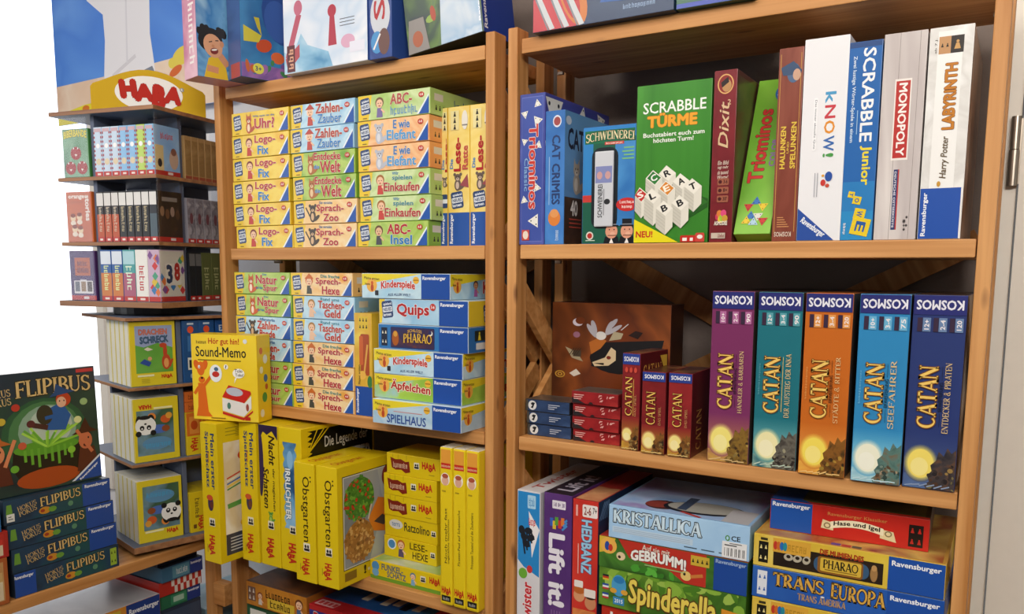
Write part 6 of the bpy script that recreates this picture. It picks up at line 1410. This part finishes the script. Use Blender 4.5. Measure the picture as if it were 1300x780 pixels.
# lower display
CL, TL = (-190.8, -.8), -14.0
plL = [(-12.4, -11.6, 15.6), (-29.2, -28.4, 15.6), (-48.0, -47.2, 15.6), (-69.2, -67.6, 16.4)]
root, part = carousel(CL, TL, 15.0, plL, 'lower revolving display with yellow children games, standing on the low shelf', -70.45, False, 1.7, 17)
bm = bmesh.new(); bmesh.ops.create_cone(bm, cap_ends=True, segments=40, radius1=.135, radius2=.135, depth=.0115, matrix=Matrix.Translation((0, 0, .0062)))
link('turntable', mesh_of('turntable', bm, [PLY]), root)
TH = (CL, TL)
gL = 'yellow children game boxes in the lower display'
def cover_art(b, kind):
    f = 'R'; b.rect(f, 0, 0, 1, 1, 'd8c42a')
    if kind == 'dragon':
        b.rect(f, .12, .2, .93, .93, art('8a98c0', '9aa8cc', s=.05)); b.poly(f, [(.12, .2), (.93, .2), (.93, .58), (.6, .66), (.3, .6), (.12, .64)], art('5a9a3a', '6aa844', '4a8430', s=.06, seed=2))
        b.text(f, 'DRACHEN', .2, .79, .82, .88, 'c8705a', bold=.04, outline=('5a3028', .02)); b.text(f, 'SCHRECK', .22, .66, .84, .77, '3a5a7a', bold=.04, outline=('20303c', .02), ang=2)
        b.ell(f, .78, .36, 1.1, 'b8442a', 1.9); b.ell(f, .76, .52, .5, 'b8442a', 1.6); b.ell(f, .72, .62, .9, 'b8442a', .6); b.line(f, .85, .28, .92, .4, .5, 'b8442a'); b.ell(f, .78, .34, .6, 'd89a5a', 1.2)
        b.poly(f, [(.2, .36), (.4, .3), (.45, .36), (.3, .42)], '2a4a9a'); b.ell(f, .42, .42, .5, 'd8a070', .5); b.poly(f, [(.3, .57), (.38, .6), (.5, .56), (.38, .54)], 'd8d0c0')
        haba(b, f, .66, .11, .9, .17); b.rect(f, .14, .145, .5, .175, 'e8e4b0')
        for i in range(3): b.rect(f, .22, .05+.025*i, .4, .058+.025*i, 'a89a2a')
    else:
        up = kind == 'panda'
        Y = (lambda v: v) if up else (lambda v: 1-v); X = (lambda v: v) if up else (lambda v: 1-v)
        b.rect(f, *((.12, .19, .93, .9) if up else (.07, .1, .88, .81)), art('4a6a4a', '3a5844', '6a8a9a', '5a7434', s=.07, seed=5))
        def E(x, y, r, c, ry): b.ell(f, X(x), Y(y), r, c, ry)
        E(.5, .72, 3.6, '5a8ab0', 1.6); E(.45, .5, 2.4, '4a6ab0', 1.1); E(.3, .35, 1.2, 'c85a2a', 1.0); E(.22, .3, .8, 'd89a3a', .8); E(.6, .3, 1.0, 'd8843a', 1.0); E(.3, .5, 1.0, '8a4a2a', .8)
        b.text(f, '~~~~~~~~', *((.2, .72, .8, .8) if up else (.2, .2, .8, .28)), '4a9ac4', 0 if up else 180, bold=.05, outline=('1c3a54', .03))
        E(.62, .36, .9, '1c1c1e', 1.6); E(.88, .36, .8, '1c1c1e', 1.5); E(.74, .43, 2.5, 'e8e8e4', 2.3); E(.58, .55, .7, '1c1c1e', .7); E(.9, .55, .7, '1c1c1e', .7)
        E(.67, .46, .55, '1c1c1e', .6); E(.82, .46, .55, '1c1c1e', .6); E(.67, .47, .2, 'f0f0f0', .2); E(.82, .47, .2, 'f0f0f0', .2); E(.745, .40, .3, '1c1c1e', .22); E(.76, .3, 1.5, '1c1c1e', .5)
        if up: haba(b, f, .62, .1, .88, .17)
        else: b.text(f, 'HABA', .12, .83, .4, .9, 'c0261c', 180, bold=.045)
        b.rect(f, *((.14, .15, .55, .18) if up else (.45, .82, .86, .85)), 'e8e4b0')
def child_box(kind, z, n, labs, w0=3.0):
    for i in range(n):
        last = i == n-1
        b = Bx(w0, 15.75, 11.0, 'e4e0d2', R='d8c42a'); b.rect('F', .82, 0, 1, 1, 'd8c42a'); b.rect('F', 0, 0, .07, 1, 'd8c42a')
        if last: cover_art(b, kind)
        cell_box(*TH, 'A', sA-(n-i)*(w0+.05), .0, z, w0, 16, 11, b.mesh('children_carton'), labs % ('front' if last else ('back', 'second from back', 'middle', 'second from front', 'rear')[i]), gL)
child_box('dragon', -28.37, 5, 'yellow dragon game box, %s of the upper row in the lower display')
child_box('pandaflip', -47.17, 5, 'yellow upside-down panda game box, %s of the middle row in the lower display')
child_box('panda', -67.57, 5, 'yellow panda game box, %s of the bottom row in the lower display')
b = Bx(4.1, 15.6, 11, '23548e'); f = 'F'; b.rect(f, 0, 0, 1, 1, art('23548e', '1c4678', s=.1)); b.ell(f, .5, .85, .8, 'd8502a', .9); b.rect(f, .3, .5, .7, .75, '3a6aa0'); b.rect(f, .28, .2, .72, .4, 'd8d8d0'); b.rect(f, .36, .23, .6, .36, '2a2a30'); b.ell(f, .5, .1, .4, 'a0b4c8', .6); b.rect(f, .3, .93, .7, .96, 'c8d4e0')
m0 = b.mesh('blue_carton')
row(TH, 'B', -28.37, -1.6, [(m0, 4.1, 'left dark blue spine with a red dot, beside the dragon game'), (m0, 4.1, 'right dark blue spine with a red dot, beside the dragon game')], 11, 'dark blue spines in the lower display')
b = Bx(5, 15.7, 10.6, '1f4f90'); b.text('F', 'EXIT', .2, .8, .85, .9, 'c8d0d8', bold=.03); b.rect('F', .4, .6, .9, .74, 'd8dcd8'); b.line('F', .5, .62, .8, .72, .3, '2a2a30')
cell_box(*TH, 'B', 7.2, .6, -28.37, 5, 16, 11, b.mesh('blue_carton'), 'dark blue box with a white arrow panel near the left post', None)
b = Bx(4.1, 11.0, 11, 'd8bc22'); f = 'F'; b.rect(f, .0, .45, 1, 1, 'c86a24'); b.rect(f, .2, .5, .8, .9, 'd88a3a'); b.ell(f, .5, .7, .9, 'b84a1c', 1.2); haba(b, f, .3, .08, .72, .4, -90); m0 = b.mesh('small_yellow_carton')
row(TH, 'B', -47.17, -1.6, [(m0, 4.1, 'orange and yellow spine beside the upside-down panda game'), (m0, 4.1, 'second orange and yellow spine beside the upside-down panda game')], 11, 'orange topped boxes in the lower display')
for i in range(2):
    b = Bx(8.4, 2.6, 10, 'c4642a'); b.text('F', '~~~~~~~~', .1, .25, .5, .75, '6a2a14', shear=.2); b.rect('F', .6, .3, .9, .7, 'a84a1c')
    cell_box(*TH, 'B', -1.6, .2, -36.12+2.65*i, 8, 2.6, 10, b.mesh('flat_orange_carton'), ('lower' if i == 0 else 'upper')+' flat orange box lying on the orange and yellow spines', 'flat orange boxes')
b = Bx(4.1, 10.6, 11, 'd2b81c'); f = 'F'; b.text(f, '~~~~~~~', .35, .35, .65, .85, '5a4a1c', -90); haba(b, f, .55, .05, .85, .4, -90); b.rect(f, .2, .1, .4, .2, '6a4a1c'); m0 = b.mesh('small_yellow_carton')
row(TH, 'B', -67.57, -1.6, [(m0, 4.1, 'small yellow box with vertical red letters, beside the panda game'), (m0, 4.1, 'second small yellow box with vertical red letters, beside the panda game'), (m0, 4.1, 'third small yellow box with vertical red letters, farthest from the panda game')], 11, 'small yellow boxes in the lower display')
